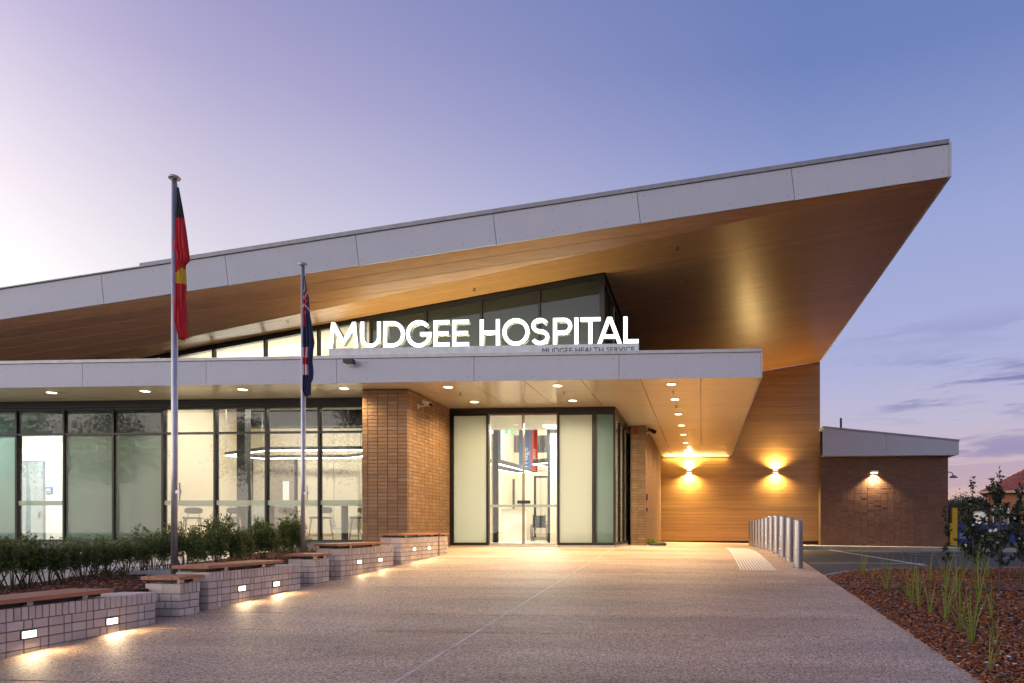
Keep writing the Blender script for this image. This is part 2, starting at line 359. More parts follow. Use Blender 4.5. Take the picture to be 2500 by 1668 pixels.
def clip(poly, axis, val, keep_gt):
    out = []
    for i, p in enumerate(poly):
        q = poly[(i + 1) % len(poly)]; a = p[axis] - val; b = q[axis] - val
        if not keep_gt: a, b = -a, -b
        if a >= 0: out.append(p)
        if a * b < 0:
            f = a / (a - b); out.append(tuple(p[k] + (q[k] - p[k]) * f for k in range(len(p))))
    return out
def band(poly, axis, lo, hi):
    p = clip(poly, axis, lo, True)
    return clip(p, axis, hi, False) if len(p) > 2 else p
WARM = (1, .70, .36); AMBER = (1, .67, .26); NEUT = (1, .90, .74)
# ================================================================== SETTING
gm = MB().add([(-900, -300, -1.9), (900, -300, -1.9), (900, 1500, -1.9), (-900, 1500, -1.9)], [(0, 1, 2, 3)])
gm.build('ground', EARTH, kind='structure')
def sheet(a0, a1, b0, b1, zf, na, nb, mb=None, mi=0, skirt=0):
    mb = mb or MB(); vs = []; fs = []
    for j in range(nb + 1):
        for i in range(na + 1):
            a = a0 + (a1 - a0) * i / na; b = b0 + (b1 - b0) * j / nb; vs.append((a, b, zf(a, b)))
    w = na + 1
    fs = [(j * w + i, j * w + i + 1, (j + 1) * w + i + 1, (j + 1) * w + i) for j in range(nb) for i in range(na)]
    if skirt:
        n = len(vs); ring = [i for i in range(w)] + [j * w + na for j in range(1, nb + 1)] + [nb * w + i for i in range(na - 1, -1, -1)] + [j * w for j in range(nb - 1, 0, -1)]
        vs += [(vs[i][0], vs[i][1], vs[i][2] - skirt) for i in ring]; k = len(ring)
        fs += [(ring[(i + 1) % k], ring[i], n + i, n + (i + 1) % k) for i in range(k)]
    return mb.add(vs, fs, mi)
PAVE_R = 2.1
base = sheet(-6.9, PAVE_R, -6, 31.55, lambda a, b: G(a, b) - .010, 6, 60, skirt=.5).build('pavement', mat('joint_dark', (.07, .055, .045, 1), rough=.95), kind='structure')
JB = [-6, -1.5, 2.2, 4.95, 6.95, 7.95, 10.2, 12.4, 14.9, 17.4, 20.5, 24, 27.5, 31.5]
for j in range(len(JB) - 1):
    for a0, a1 in ((-6.9, -2.318), (-2.286, PAVE_R)):
        n = max(3, int((JB[j + 1] - JB[j]) / .5))
        sheet(a0, a1, JB[j] + .013, JB[j + 1] - .013, G, 5, n, skirt=.02).build('slab', AGG, base)
sheet(-2.3165, -2.2875, -6, 31.5, lambda a, b: G(a, b) + .001, 1, 75).build('joint_sealant', mat('sealant', (.72, .66, .60, 1), (.5, .42, .36, 1), rough=.7, scale=5), base)
# left walkway along the glazing
sheet(-30, -6.91, 8.9, 16.9, lambda a, b: -.12, 8, 4, skirt=.4).build('walkway', CONC, kind='structure')
sheet(-30, -8.46, -4, 8.89, lambda a, b: -.52 + .012 * b, 8, 4, skirt=.4).build('lawn', GRASS, kind='structure')
# raised planting bed behind the seats
def BZ(a, b): return -.30 + .040 * (b - 6) + .02 * math.sin(a * 3 + b * 2.1)
sheet(-8.45, -6.36, 3, 15.5, BZ, 10, 40, skirt=.6).build('garden_bed', SOIL, kind='structure')
# car park and its kerbs
AZ = -.42
def asz(a, b): return AZ - .012 * max(0, a - 4)
sheet(2.1, 60, 10.5, 29.3, asz, 20, 8).build('car_park', ASPH, kind='structure')
def strip_line(p, q, w=.11):
    p, q = Vector(p), Vector(q); n = (q - p).normalized(); n = Vector((-n.y, n.x)) * w / 2; k = 8; mb = MB(); vs = []
    for i in range(k + 1):
        c = p.lerp(q, i / k)
        for s in (1, -1): vs.append((c.x + n.x * s, c.y + n.y * s, asz(c.x + n.x * s, c.y) + .004))
    return mb.add(vs, [(2 * i, 2 * i + 1, 2 * i + 3, 2 * i + 2) for i in range(k)])
def onasph(u, v): p = onz(u, v, AZ); p = onz(u, v, asz(p.x, p.y)); return (p.x, p.y)
for (u0, v0, u1, v1, lab) in ((1975, 1375, 2260, 1377, 'long white parking line nearest the planted bed'), (1988, 1336.5, 2112, 1357, 'slanting white line crossing the asphalt'), (2112, 1357, 2260, 1381, 'slanting white line running down to the bed kerb'),
                              (2122, 1350, 2176, 1351.5, 'short white dash left of the strap leaves'), (2216, 1352.5, 2280, 1356, 'short white dash in front of the brick wing'), (1955, 1344, 1982, 1345, 'short white dash beside the steel bollards'),
                              (2318, 1356, 2345, 1357, 'short white dash beyond the leafy sapling'), (2440, 1361, 2478, 1364, 'short white dash at the far right of the road')):
    tag(strip_line(onasph(u0, v0), onasph(u1, v1)).build('painted_line', LINEP), lab, 'road marking', 'white lines painted on the car park')
# footpath with kerb before the brick wing, lawn beyond
kb = MB(); sheet(2.14, 60, 29.3, 29.5, lambda a, b: asz(a, b) + .15, 20, 1, kb, 0, .3)
kb.build('kerb', KERB, kind='structure')
sheet(2.14, 60, 29.505, 60, lambda a, b: asz(a, b) + .145, 20, 4, skirt=.3).build('lawn', GRASS, kind='structure')
sheet(2.14, 13, 29.51, 31.6, lambda a, b: asz(a, b) + .15, 10, 2).build('footpath', CONC, kind='structure')
# mulched bed on the right
def MZ(a, b):
    return smin(.05 * dep(a, b) - .955, -.335 - .01 * max(0, a - 3), .12) + .03 * math.sin(a * 1.7 + b) * math.sin(b * .9) * min(1, max(0, (a - 2.2)))
BACK = [(2.1, 12.2), (2.45, 12.75), (3.0, 13.5), (3.7, 14.2), (4.6, 14.7), (6, 14.95), (8, 15.05), (14, 15.1)]
def back_b(a):
    for (x0, y0), (x1, y1) in zip(BACK, BACK[1:]):
        if a <= x1: return y0 + (y1 - y0) * (a - x0) / (x1 - x0)
    return BACK[-1][1]
mb = MB(); vs = []; NA, NB = 34, 40
for i in range(NA + 1):
    a = 2.1 + 11.9 * (i / NA) ** 1.5
    for j in range(NB + 1):
        b = -3 + (back_b(a) + 3) * j / NB; vs.append((a, b, MZ(a, b) - .02))
mb.add(vs, [(i * (NB + 1) + j, (i + 1) * (NB + 1) + j, (i + 1) * (NB + 1) + j + 1, i * (NB + 1) + j + 1) for i in range(NA) for j in range(NB)])
mb.build('mulch_bed', SOIL, kind='structure')
kb = MB(); pts = []
for i in range(40):
    a = 2.1 + 11.9 * (i / 39) ** 1.6; pts.append((a, back_b(a)))
for k in range(len(pts) - 1):
    (a0, b0), (a1, b1) = pts[k], pts[k + 1]
    nx, ny = -(b1 - b0), (a1 - a0); l = math.hypot(nx, ny); nx, ny = nx / l * .14, ny / l * .14
    z0, z1 = MZ(a0, b0) + .012, MZ(a1, b1) + .012
    kb.hexa([(a0, b0, -.7), (a1, b1, -.7), (a1 + nx, b1 + ny, -.7), (a0 + nx, b0 + ny, -.7)], [(a0, b0, z0), (a1, b1, z1), (a1 + nx, b1 + ny, z1 - .015), (a0 + nx, b0 + ny, z0 - .015)])
kb.build('bed_kerb', KERB, kind='structure')
def chips(name, n, fn, smin_=.02, smax=.06):
    """bark mulch: bent slivers lying at all angles"""
    P = np.array([fn() for _ in range(n)]); L = RNG.uniform(smin_, smax, n); Wd = L * RNG.uniform(.22, .5, n); H = RNG.uniform(.004, .011, n)
    yaw = RNG.uniform(0, 2 * np.pi, n); pit = RNG.normal(0, .32, n); rol = RNG.normal(0, .5, n)
    cyw, syw, cp, sp, cr, sr = np.cos(yaw), np.sin(yaw), np.cos(pit), np.sin(pit), np.cos(rol), np.sin(rol)
    ex = np.stack([cyw * cp, syw * cp, sp], 1); ey0 = np.stack([-syw, cyw, np.zeros(n)], 1); ez0 = np.cross(ex, ey0)
    ey = ey0 * cr[:, None] + ez0 * sr[:, None]; ez = np.cross(ex, ey)
    cor = [(-.5, -.35, 0), (-.1, -.5, 0), (.5, -.15, 0), (.45, .25, 0), (0, .5, 0), (-.5, .3, 0)]
    V = []
    for t in (0, 1):
        for x, y, _ in cor: V.append(P + ex * (x * L)[:, None] + ey * (y * Wd)[:, None] + ez * ((t - .3) * H)[:, None])
    V = np.stack(V, 1).reshape(-1, 3); o = np.arange(n)[:, None] * 12
    quads = np.array([[i, (i + 1) % 6, (i + 1) % 6 + 6, i + 6] for i in range(6)]); caps = np.array([[5, 4, 3, 2, 1, 0], [6, 7, 8, 9, 10, 11]])
    me = bpy.data.meshes.new(name); me.vertices.add(len(V)); me.vertices.foreach_set('co', V.ravel().astype(np.float32))
    q = (quads.ravel()[None, :] + o).ravel(); c = (caps.ravel()[None, :] + o).ravel()
    loops = np.concatenate([q, c]); me.loops.add(len(loops)); me.loops.foreach_set('vertex_index', loops.astype(np.int32))
    nf = n * 6; nc = n * 2; st = np.concatenate([np.arange(nf) * 4, nf * 4 + np.arange(nc) * 6]); me.polygons.add(nf + nc)
    me.polygons.foreach_set('loop_start', st.astype(np.int32)); me.materials.append(CHIP); me.update(calc_edges=True); me.validate()
    return obj(name, me, kind='stuff')
def rpt():
    while True:
        b = 3.5 + 11.6 * random.random() ** 1.25; a = 2.09 + random.random() ** 1.15 * (.62 * b - 1.2)
        if b < back_b(a) - .02 and a < .62 * b + .9: return (a + random.uniform(-.01, .02), b, MZ(a, b) + random.uniform(-.012, .022))
tag(chips('bark_mulch', 34000, rpt), 'red brown bark mulch covering the bed right of the path', 'mulch')
def lpt():
    a = random.uniform(-8.42, -6.4); b = random.uniform(6, 15.3); return (a, b, BZ(a, b) + random.uniform(-.01, .015))
tag(chips('bark_mulch', 9000, lpt), 'dark bark mulch under the hedge behind the brick seats', 'mulch')
# ================================================================== HOSPITAL BUILDING
H = thing('hospital_building', 'long hospital entrance building with soaring wood lined roof and grey fascia', 'building', (0, 0, 0))
FB = 15.16; WB = 16.93; AB = 18.64; PB = 15.90; BW = 31.6     # fascia, glazing, entry, pier and rear wall planes (distance from the eye)
XT = 5.22                                                      # right edge of the roof
def zf(a): return 7.93 + .1216 * (a - XT)                      # underside of the roof fascia
def zm(a): return 7.93 + .16 * (a - XT)                        # main soffit
def crease(a): return FB + .0549 * (XT - a)
AL = -24.0
roof = MB()
roof.hexa([(AL, FB + .07, zf(AL) + .12), (XT - .03, FB + .07, zf(XT) + .12), (XT - .03, BW + .3, zf(XT) + .3), (AL, BW + .3, zf(AL) + .3)],
          [(AL, FB + .07, zf(AL) + .70), (XT - .03, FB + .07, zf(XT) + .74), (XT - .03, BW + .3, zf(XT) + .74), (AL, BW + .3, zf(AL) + .7)])
# dark void liner above the soffits, following both facets
roof = roof.build('roof', DARKGAP, H)
mb = MB()
mb.add([(AL, FB + .02, zf(AL) + .05), (XT, FB + .02, zf(XT) + .05), (AL, crease(AL), zm(AL) + .05)], [(0, 1, 2)])
mb.add([(AL, crease(AL), zm(AL) + .05), (XT, FB + .02, zm(XT) + .05), (XT, BW, zm(XT) + .05), (AL, BW, zm(AL) + .05)], [(0, 1, 2, 3)])
mb.build('soffit_liner', DARKGAP, roof)
# roof fascia panels
top = lambda a: zf(a) + (.79 if a > onb(343, 690, FB).x else .725)
JU = [-440, -180, 250, 553, 872, 1208, 1559, 1940]
ja = [onb(-620, 800, FB).x]
for u in (-330, -45, 250, 553, 872, 1208, 1559, 1936): ja.append(onb(u, 600, FB).x)
ja.append(XT)
for k in range(len(ja) - 1):
    a0, a1 = ja[k] + .006, ja[k + 1] - .006; sl = .08
    n0 = sl if k else 0; n1 = sl if k < len(ja) - 2 else 0
    lo = [(a0 + n0 * .5, zf(a0)), (a1 + n1 * .5, zf(a1 + n1 * .5))]; hi = [(a1 - n1 * .5, zf(a1) + .685), (a0 - n0 * .5, zf(a0) + .685)]
    p = lo + hi
    MB().hexa([(x, FB, z) for x, z in p], [(x, FB + .03, z) for x, z in p]).build('fascia_panel', PANEL, roof)
fx = MB()
for k in range(len(ja) - 1):
    for i in range(6):
        for f in (.12, .88):
            a = ja[k] + .12 + (ja[k + 1] - ja[k] - .24) * i / 5; z = zf(a) + .03 + .625 * f; fx.add([(a + .014 * math.cos(q), FB - .003, z + .014 * math.sin(q)) for q in np.linspace(0, 2 * math.pi, 7)[:-1]], [(0, 1, 2, 3, 4, 5)])
fx.build('fixings', CAPM, roof, kind='stuff')
st = onb(343, 690, FB).x
for x0, x1, h in ((AL, st, .725), (st, XT + .004, .79)):
    MB().hexa([(x0, FB - .035, zf(x0) + .70), (x1, FB - .035, zf(x1) + .70), (x1, FB + .4, zf(x1) + .70), (x0, FB + .4, zf(x0) + .70)],
              [(x0, FB - .035, zf(x0) + h), (x1, FB - .035, zf(x1) + h), (x1, FB + .4, zf(x1) + h), (x0, FB + .4, zf(x0) + h)]).build('capping', CAPM, roof)
MB().hexa([(XT, FB - .03, zf(XT) - .012), (XT + .05, FB - .03, zf(XT) - .012), (XT + .05, BW + .3, zf(XT) - .012), (XT, BW + .3, zf(XT) - .012)],
          [(XT, FB - .03, zf(XT) + .72), (XT + .05, FB - .03, zf(XT) + .72), (XT + .05, BW + .3, zf(XT) + .72), (XT, BW + .3, zf(XT) + .72)]).build('edge_trim', PANEL, roof)
# outer facet boards: strips parallel to the fascia
facet = [(AL, FB + .032), (XT, FB + .032), (AL, crease(AL))]
def zfac(a, b):
    c = crease(a); f = min(1, max(0, (b - FB) / max(1e-4, c - FB))); return zf(a) + (zm(a) - zf(a)) * f
def board(poly, zfun, name, m, par, th=.018):
    if len(poly) < 3: return
    MB().hexa([(x, y, zfun(x, y)) for x, y in poly], [(x, y, zfun(x, y) + th) for x, y in poly]).build(name, m, par)
bw = .2
for k in range(9):
    # facet boards fan out: each runs from the left at a constant share of the facet width
    b0, b1 = FB + .032 + k * bw, FB + .032 + (k + 1) * bw - .008
    p = band(facet, 1, b0, b1)
    board(p, zfac, 'soffit_board', SOFW, roof)
SIDEA = -2.43
front = [(AL, crease(AL)), (XT, FB + .03), (XT, WB - .05), (AL, WB - .05)]
rear = [(SIDEA + .06, WB - .05), (XT, WB - .05), (XT, BW - .03), (SIDEA + .06, BW - .03)]
k = 0; b = FB
while b < BW:
    b1 = min(b + bw, BW)
    for reg in (front, rear):
        p = band(reg, 1, b, b1 - .007)
        if len(p) > 2: board(p, lambda a, b_: zm(a), 'soffit_board', SOFW, roof)
    b += bw
# rear wall: wood look boards
wl, wr = -2.4, XT - .02
wall = MB().hexa([(wl, BW, -.6), (wr, BW, -.6), (wr, BW + .3, -.6), (wl, BW + .3, -.6)], [(wl, BW, zm(wl)), (wr, BW, zm(wr)), (wr, BW + .3, zm(wr)), (wl, BW + .3, zm(wl))]).build('cladding_wall', DARKGAP, H)
z = -.11
while z < 8:
    p = [(wl, z), (wr, z), (wr, z + .145), (wl, z + .145)]
    # trim under the sloping soffit
    q = []
    for i, pt in enumerate(p):
        r = p[(i + 1) % 4]; fa = zm(pt[0]) - .01 - pt[1]; fb = zm(r[0]) - .01 - r[1]
        if fa >= 0: q.append(pt)
        if fa * fb < 0: f = fa / (fa - fb); q.append((pt[0] + (r[0] - pt[0]) * f, pt[1] + (r[1] - pt[1]) * f))
    if len(q) > 2: MB().hexa([(x, BW - .022, zz) for x, zz in q], [(x, BW - .001, zz) for x, zz in q]).build('cladding_board', WALLW, wall)
    z += .15
MB().box(wr, wr + .05, BW - .03, BW + .3, -.6, zm(wr)).build('corner_trim', WALLW, wall)
# ---- canopy
CZ0, CZ1 = 3.725, 4.34; CR = 1.26
can = MB().box(AL, CR - .02, FB + .05, WB + .6, CZ0 + .04, CZ1 - .06).box(-7.5, -2.36, WB + .601, AB + .12, CZ0 + .04, CZ1 - .06).box(-2.359, CR - .02, WB + .601, BW - .03, CZ0 + .04, CZ1 - .06).build('canopy', mat('canopy_roofing', (.42, .43, .45, 1), rough=.45), H)
ju = [onb(u, 880, FB).x for u in (-420, -110, 201, 503, 822, 1157, 1511, 1858)]
ju = [AL] + ju[:-1] + [CR]
for k in range(len(ju) - 1):
    MB().box(ju[k] + .005, ju[k + 1] - .005, FB, FB + .03, CZ0, CZ1 - .075).build('fascia_panel', PANEL, can)
fx = MB()
for k in range(len(ju) - 1):
    for i in range(6):
        for z in (CZ0 + .09, CZ1 - .17):
            a = ju[k] + .12 + (ju[k + 1] - ju[k] - .24) * i / 5; fx.add([(a + .014 * math.cos(q), FB - .003, z + .014 * math.sin(q)) for q in np.linspace(0, 2 * math.pi, 7)[:-1]], [(0, 1, 2, 3, 4, 5)])
fx.build('fixings', CAPM, can, kind='stuff')
MB().box(AL, CR + .02, FB - .03, FB + .25, CZ1 - .068, CZ1).build('capping', mat('canopy_capping', (.42, .43, .46, 1), rough=.3, metal=.2), can)
MB().box(CR, CR + .03, FB, BW - .04, CZ0, CZ1 - .07).build('fascia_panel', PANEL, can)
cols = [onb(u, 921, FB).x for u in (1141, 1278, 1418, 1563, 1710)]
st_ = cols[1] - cols[0]
cx = [cols[0] - st_ * k for k in range(13, 0, -1)] + cols + [CR]
rows = [FB + .03, 16.6, 18.8, 21, 23.2, 25.4, 27.6, 29.8, BW - .03]
regions = [(AL, -7.99, FB + .03, WB - .04), (-7.99, -6.89, FB + .03, PB), (-6.89, -2.34, FB + .03, AB - .05), (-2.34, -1.81, FB + .03, 22.1), (-1.81, CR, FB + .03, BW - .03)]
for (ra0, ra1, rb0, rb1) in regions:
    for i in range(len(cx) - 1):
        x0, x1 = max(cx[i] + .008, ra0), min(cx[i + 1] - .008, ra1)
        if x1 - x0 < .02: continue
        for j in range(len(rows) - 1):
            y0, y1 = max(rows[j] + .008, rb0), min(rows[j + 1] - .008, rb1)
            if y1 - y0 < .02: continue
            MB().box(x0, x1, y0, y1, CZ0 + .004, CZ0 + .03).build('soffit_panel', SOFP, can)
# ---- brick piers
def bricks_flat(a0, a1, z0, z1, n0, n1, bl, bh, gap=.014, stack=True, cut=None):
    """cells of a stack bond wall (s0,s1,z0,z1)"""
    out = []; nz = int(round((z1 - z0) / bh))
    for r in range(nz):
        s = a1
        while s > a0 + .01:
            e = max(a0, s - bl); out.append((e + gap / 2, s - gap / 2, z0 + r * bh + gap / 2, z0 + (r + 1) * bh - gap / 2)); s -= bl
    return out
def place_brick(par, x0, x1, y0, y1, z0, z1, m, me=None):
    o = obj('brick', me or UNIT, par); o.location = ((x0 + x1) / 2, (y0 + y1) / 2, (z0 + z1) / 2); o.scale = (x1 - x0, y1 - y0, z1 - z0)
    return o
pa0, pa1 = -7.99, -6.89
pier = MB().box(pa0 + .011, pa1 - .011, PB + .011, AB + .2, -.3, CZ0).build('brick_pier', MORTR, H)
for (s0, s1, z0, z1) in bricks_flat(pa0, pa1, .0 - .258, CZ0, 0, 0, .24, .0862):
    j = random.uniform(-.001, .0025); place_brick(pier, s0, s1, PB - j, PB + .05, z0, z1, BRICKR)
mb = MB(); n = 0
for (s0, s1, z0, z1) in bricks_flat(-(AB + .1), -(PB + .052), -.258, CZ0, 0, 0, .24, .0862):
    j = random.uniform(-.001, .0025); mb.box(pa1 - .05, pa1 + j, -s1, -s0, z0, z1)
mb.build('brickwork', BRICKRI, pier, kind='stuff')
p2a0, p2a1, P2B = -2.30, -1.81, 22.1
pier2 = MB().box(p2a0 + .008, p2a1 - .008, P2B + .008, 30.4, -.4, CZ0).build('brick_pier', MORTR, H)
mb = MB()
for (s0, s1, z0, z1) in bricks_flat(p2a0, p2a1, -.172, CZ0, 0, 0, .24, .0862):
    mb.box(s0, s1, P2B - random.uniform(-.001, .0025), P2B + .05, z0, z1)
for (s0, s1, z0, z1) in bricks_flat(-30.3, -(P2B + .052), -.172, CZ0, 0, 0, .24, .0862):
    mb.box(p2a1 - .05, p2a1 + random.uniform(-.001, .0025), -s1, -s0, z0, z1)
mb.build('brickwork', BRICKRI, pier2, kind='stuff')
MB().box(-2.3, -2.02, 30.42, BW - .03, -.3, CZ0 - .05).build('door_frame', BLACKAL, H)
# ---- glazing along the left
SILL = .12; HEAD = 3.55; TRZ = onb(400, 1058.5, WB).z
mu = [-320, -198, -76, 41, 157, 277.5, 398, 525, 650, 779]
ma = [onb(u, 1060, WB).x for u in mu] + [pa0]
def window(a0, a1, b, z0, z1, tr, glasses, fw=.05, name='window', par=H, bandm=None, bz=(.98, 1.10), d=.12, left=True, right=True):
    mb = MB()
    if left: mb.box(a0 - fw / 2, a0 + fw / 2, b - .03, b + d, z0, z1)
    if right: mb.box(a1 - fw / 2, a1 + fw / 2, b - .03, b + d, z0, z1)
    mb.box(a0 + fw / 2, a1 - fw / 2, b - .02, b + d - .02, z0, z0 + .05).box(a0 + fw / 2, a1 - fw / 2, b - .02, b + d - .02, z1 - .06, z1)
    if tr: mb.box(a0 + fw / 2, a1 - fw / 2, b - .02, b + d - .02, tr - .025, tr + .025)
    w = mb.build(name, BLACKAL, par)
    lims = [(z0 + .05, tr - .025), (tr + .025, z1 - .06)] if tr else [(z0 + .05, z1 - .06)]
    for (y0, y1), g in zip(lims, glasses):
        if g is None: continue
        MB().box(a0 + fw / 2, a1 - fw / 2, b + .025, b + .037, y0, y1).build('pane', g, w)
    if bandm: MB().box(a0 + fw / 2, a1 - fw / 2, b + .012, b + .018, *bz).build('film_band', bandm, w)
    return w
for k in range(len(ma) - 1):
    if k == 3: gl, bm_ = (CLEAR, FROSTUP), BAND
    elif k < 6: gl, bm_ = (FROST, FROSTUP), None
    else: gl, bm_ = (CLEAR, CLEAR), BAND
    window(ma[k], ma[k + 1], WB, SILL, HEAD, TRZ, gl, bandm=bm_, right=(k == len(ma) - 2), bz=(1.05, 1.17))
MB().box(AL, pa0 - .01, WB - .06, WB + .15, HEAD + .002, CZ0 + .04).build('window_head', BLACKAL, H)
MB().box(AL, pa0 - .01, WB - .04, WB + .15, -.2, SILL - .002).build('plinth', mat('plinth_blue_grey', (.07, .085, .095, 1), rough=.5), H)
# ---- clerestory following the soffit
cu = [395, 521, 647, 777, 905, 1040, 1175.5, 1317, 1473]
ca = [onb(u, 800, WB).x for u in cu]
CLB = CZ1 - .3
for k in range(len(ca) - 1):
    a0, a1 = ca[k], ca[k + 1]; zl, zr = zm(a0) - .01, zm(a1) - .01
    if zr < CLB + .1: continue
    w = MB(); fw = .05
    w.box(a0 - fw / 2, a0 + fw / 2, WB - .03, WB + .09, CLB, max(CLB + .02, zl))
    if k == len(ca) - 2: w.box(a1 - .09, a1 + .03, WB - .03, WB + .09, CLB, zr - .01)
    zl2 = max(zl, CLB + .12)
    w.hexa([(a0 + fw / 2, WB - .025, zl2 - .11), (a1 - fw / 2, WB - .025, zr - .11), (a1 - fw / 2, WB + .08, zr - .11), (a0 + fw / 2, WB + .08, zl2 - .11)],
           [(a0 + fw / 2, WB - .025, zl2), (a1 - fw / 2, WB - .025, zr), (a1 - fw / 2, WB + .08, zr), (a0 + fw / 2, WB + .08, zl2)])
    w = w.build('clerestory_window', BLACKAL, H)
    p = [(a0 + fw / 2, CLB), (a1 - fw / 2, CLB), (a1 - fw / 2, zr - .11), (a0 + fw / 2, zl2 - .11)]
    MB().hexa([(x, WB + .02, z) for x, z in p], [(x, WB + .032, z) for x, z in p]).build('pane', CLEAR if k < 4 else FROSTUP, w)
# clerestory return wall towards the rear
w = MB()
for b0 in (WB + .1, WB + 1.4, WB + 2.7):
    w.box(SIDEA - .06, SIDEA, b0, b0 + .05, CZ1 - .3, zm(SIDEA) - .01)
w.box(SIDEA - .06, SIDEA, WB + .15, WB + 1.4, zm(SIDEA) - .12, zm(SIDEA) - .01).box(SIDEA - .06, SIDEA, WB + 1.45, WB + 2.7, zm(SIDEA) - .12, zm(SIDEA) - .01)
w = w.build('clerestory_window', BLACKAL, H)
MB().box(SIDEA - .04, SIDEA - .028, WB + .15, WB + 1.4, CZ1 - .3, zm(SIDEA) - .12).build('pane', FROSTUP, w)
MB().box(SIDEA - .04, SIDEA - .028, WB + 1.45, WB + 2.7, CZ1 - .3, zm(SIDEA) - .12).build('pane', FROSTUP, w)
MB().box(SIDEA - .10, SIDEA, WB + 2.76, BW - .03, CZ1 - .3, zm(SIDEA) - .005).build('upper_side_wall', DARKGAP, H)
MB().add([(-16, WB + .1, zm(-16) - .02), (SIDEA - .12, WB + .1, zm(SIDEA) - .02), (SIDEA - .12, 27, zm(SIDEA) - .02), (-16, 27, zm(-16) - .02)], [(3, 2, 1, 0)]).build('raked_ceiling', CREAM, H)
# ---- entry airlock
ea = lambda u: onb(u, 1150, AB).x
E0, E1 = pa1 + .003, ea(1502)
EZ1 = onb(1250, 1010, AB).z; EBOT = onb(1250, 1329, AB).z
def lobbypane(u0, u1, m, name='window'):
    a0, a1 = ea(u0), ea(u1)
    w = MB().box(a0, a0 + .05, AB - .02, AB + .10, .0, EZ1).box(a1 - .05, a1, AB - .02, AB + .10, .0, EZ1).box(a0 + .05, a1 - .05, AB - .01, AB + .09, .0, .07).box(a0 + .05, a1 - .05, AB - .01, AB + .09, EZ1 - .05, EZ1).build(name, BLACKAL, H)
    MB().box(a0 + .05, a1 - .05, AB + .02, AB + .03, .07, EZ1 - .05).build('pane', m, w)
MB().box(E0, E1, AB - .04, AB + .12, EZ1 + .002, CZ0 + .035).build('entry_beam', BLACKAL, H)
MB().box(E0, ea(1103), AB - .03, AB + .12, -.02, EZ1).build('entry_jamb', BLACKAL, H)
lobbypane(1103.5, 1192, FROSTE); lobbypane(1361, 1450, FROSTE); lobbypane(1450.4, 1502, FROST)
MB().box(E0, E1, AB - .05, AB + .1, -.3, -.002).build('door_sill', mat('steel_sill', (.5, .46, .4, 1), rough=.35, metal=.6), H)
for (u0, u1) in ((1193, 1276.3), (1277.2, 1360.6)):
    a0, a1 = ea(u0), ea(u1); fr = mat('door_stile', (.30, .25, .2, 1), rough=.35, metal=.7)
    d = MB().box(a0, a0 + .028, AB + .03, AB + .075, .015, EZ1).box(a1 - .028, a1, AB + .03, AB + .075, .015, EZ1).box(a0 + .028, a1 - .028, AB + .035, AB + .07, .015, .045).box(a0 + .028, a1 - .028, AB + .035, AB + .07, EZ1 - .04, EZ1).build('sliding_door', fr, H)
    MB().box(a0 + .028, a1 - .028, AB + .045, AB + .055, .045, EZ1 - .04).build('pane', CLEAR, d)
    MB().box(a0 + .028, a1 - .028, AB + .036, AB + .041, onb(1250, 1238.5, AB).z, onb(1250, 1232, AB).z).build('film_band', BAND, d)
tag(MB().box(ea(1263), ea(1294.5), AB - .008, AB + .028, onb(1280, 1230, AB).z, onb(1280, 1222, AB).z).build('door_notice', mat('navy_notice', (.012, .018, .06, 1), rough=.4)), 'small navy notice strip fixed across the glass entry doors', 'sign')
# airlock side glazing (faces the drop-off) and its own inner rooms
for b0, b1 in ((AB + .13, AB + 1.2), (AB + 1.2, AB + 2.3), (AB + 2.3, P2B - .03)):
    w = MB().box(E1 - .08, E1, b0, b0 + .06, 0, CZ0 - .1).box(E1 - .07, E1 - .01, b0 + .06, b1, 0, .07).box(E1 - .07, E1 - .01, b0 + .06, b1, CZ0 - .25, CZ0 - .1).build('window', BLACKAL, H)
    MB().box(E1 - .045, E1 - .035, b0 + .06, b1, .07, CZ0 - .25).build('pane', CLEAR, w)
MB().box(E1 - .1, E1 + .01, AB + .13, P2B - .03, CZ0 - .1, CZ0 + .004).build('entry_beam', BLACKAL, H)
MB().box(E1 - .1, E1 - .02, AB + .14, P2B - .03, -.3, -.004).build('door_sill', CONC, H)
# ---- interiors
BKW = 21.0
IF = MB().box(-24, pa0 + .3, WB + .16, 27, -.1, .0).box(-7.6, E1 - .1, AB + .13, 30, -.1, .001).build('floor', FLOORM, H)
MB().box(-24, -14.5, WB + .16, BKW, 3.60, 3.66).build('ceiling', WHITE, H)
MB().box(-14.3, -7.6, WB + 1.3, BKW, 4.15, 4.2).build('ceiling', WHITE, H)
MB().box(-7.1, E1 - .12, AB + .14, 21.9, 3.6, 3.65).build('ceiling', WHITE, H)
MB().box(-14.55, -14.4, WB + .16, BKW, 0, 4.15).build('side_wall', CREAM, H)
bk = MB().box(-14.4, -6.9, BKW + .03, BKW + .2, 0, 4.15).build('back_wall', CHAR, H)
def bpanel(u0, u1, v0, v1, m, name='wall_panel', off=0, gap=.008, b=BKW, par=None):
    p, q = onb(u0, v0, b), onb(u1, v1, b)
    return MB().box(p.x + gap, q.x - gap, b - off, b + .028, q.z + gap, p.z - gap).build(name, m, par or bk)
for u0, u1 in ((592, 639), (639, 655), (727, 815), (815, 884)):
    bpanel(u0, u1, 1126, 1329, CREAMP); bpanel(u0, u1, 1046, 1126, CREAMP)
bpanel(655, 727, 1046, 1116, CREAMP)
bpanel(592, 900, 976, 988, WHITE)
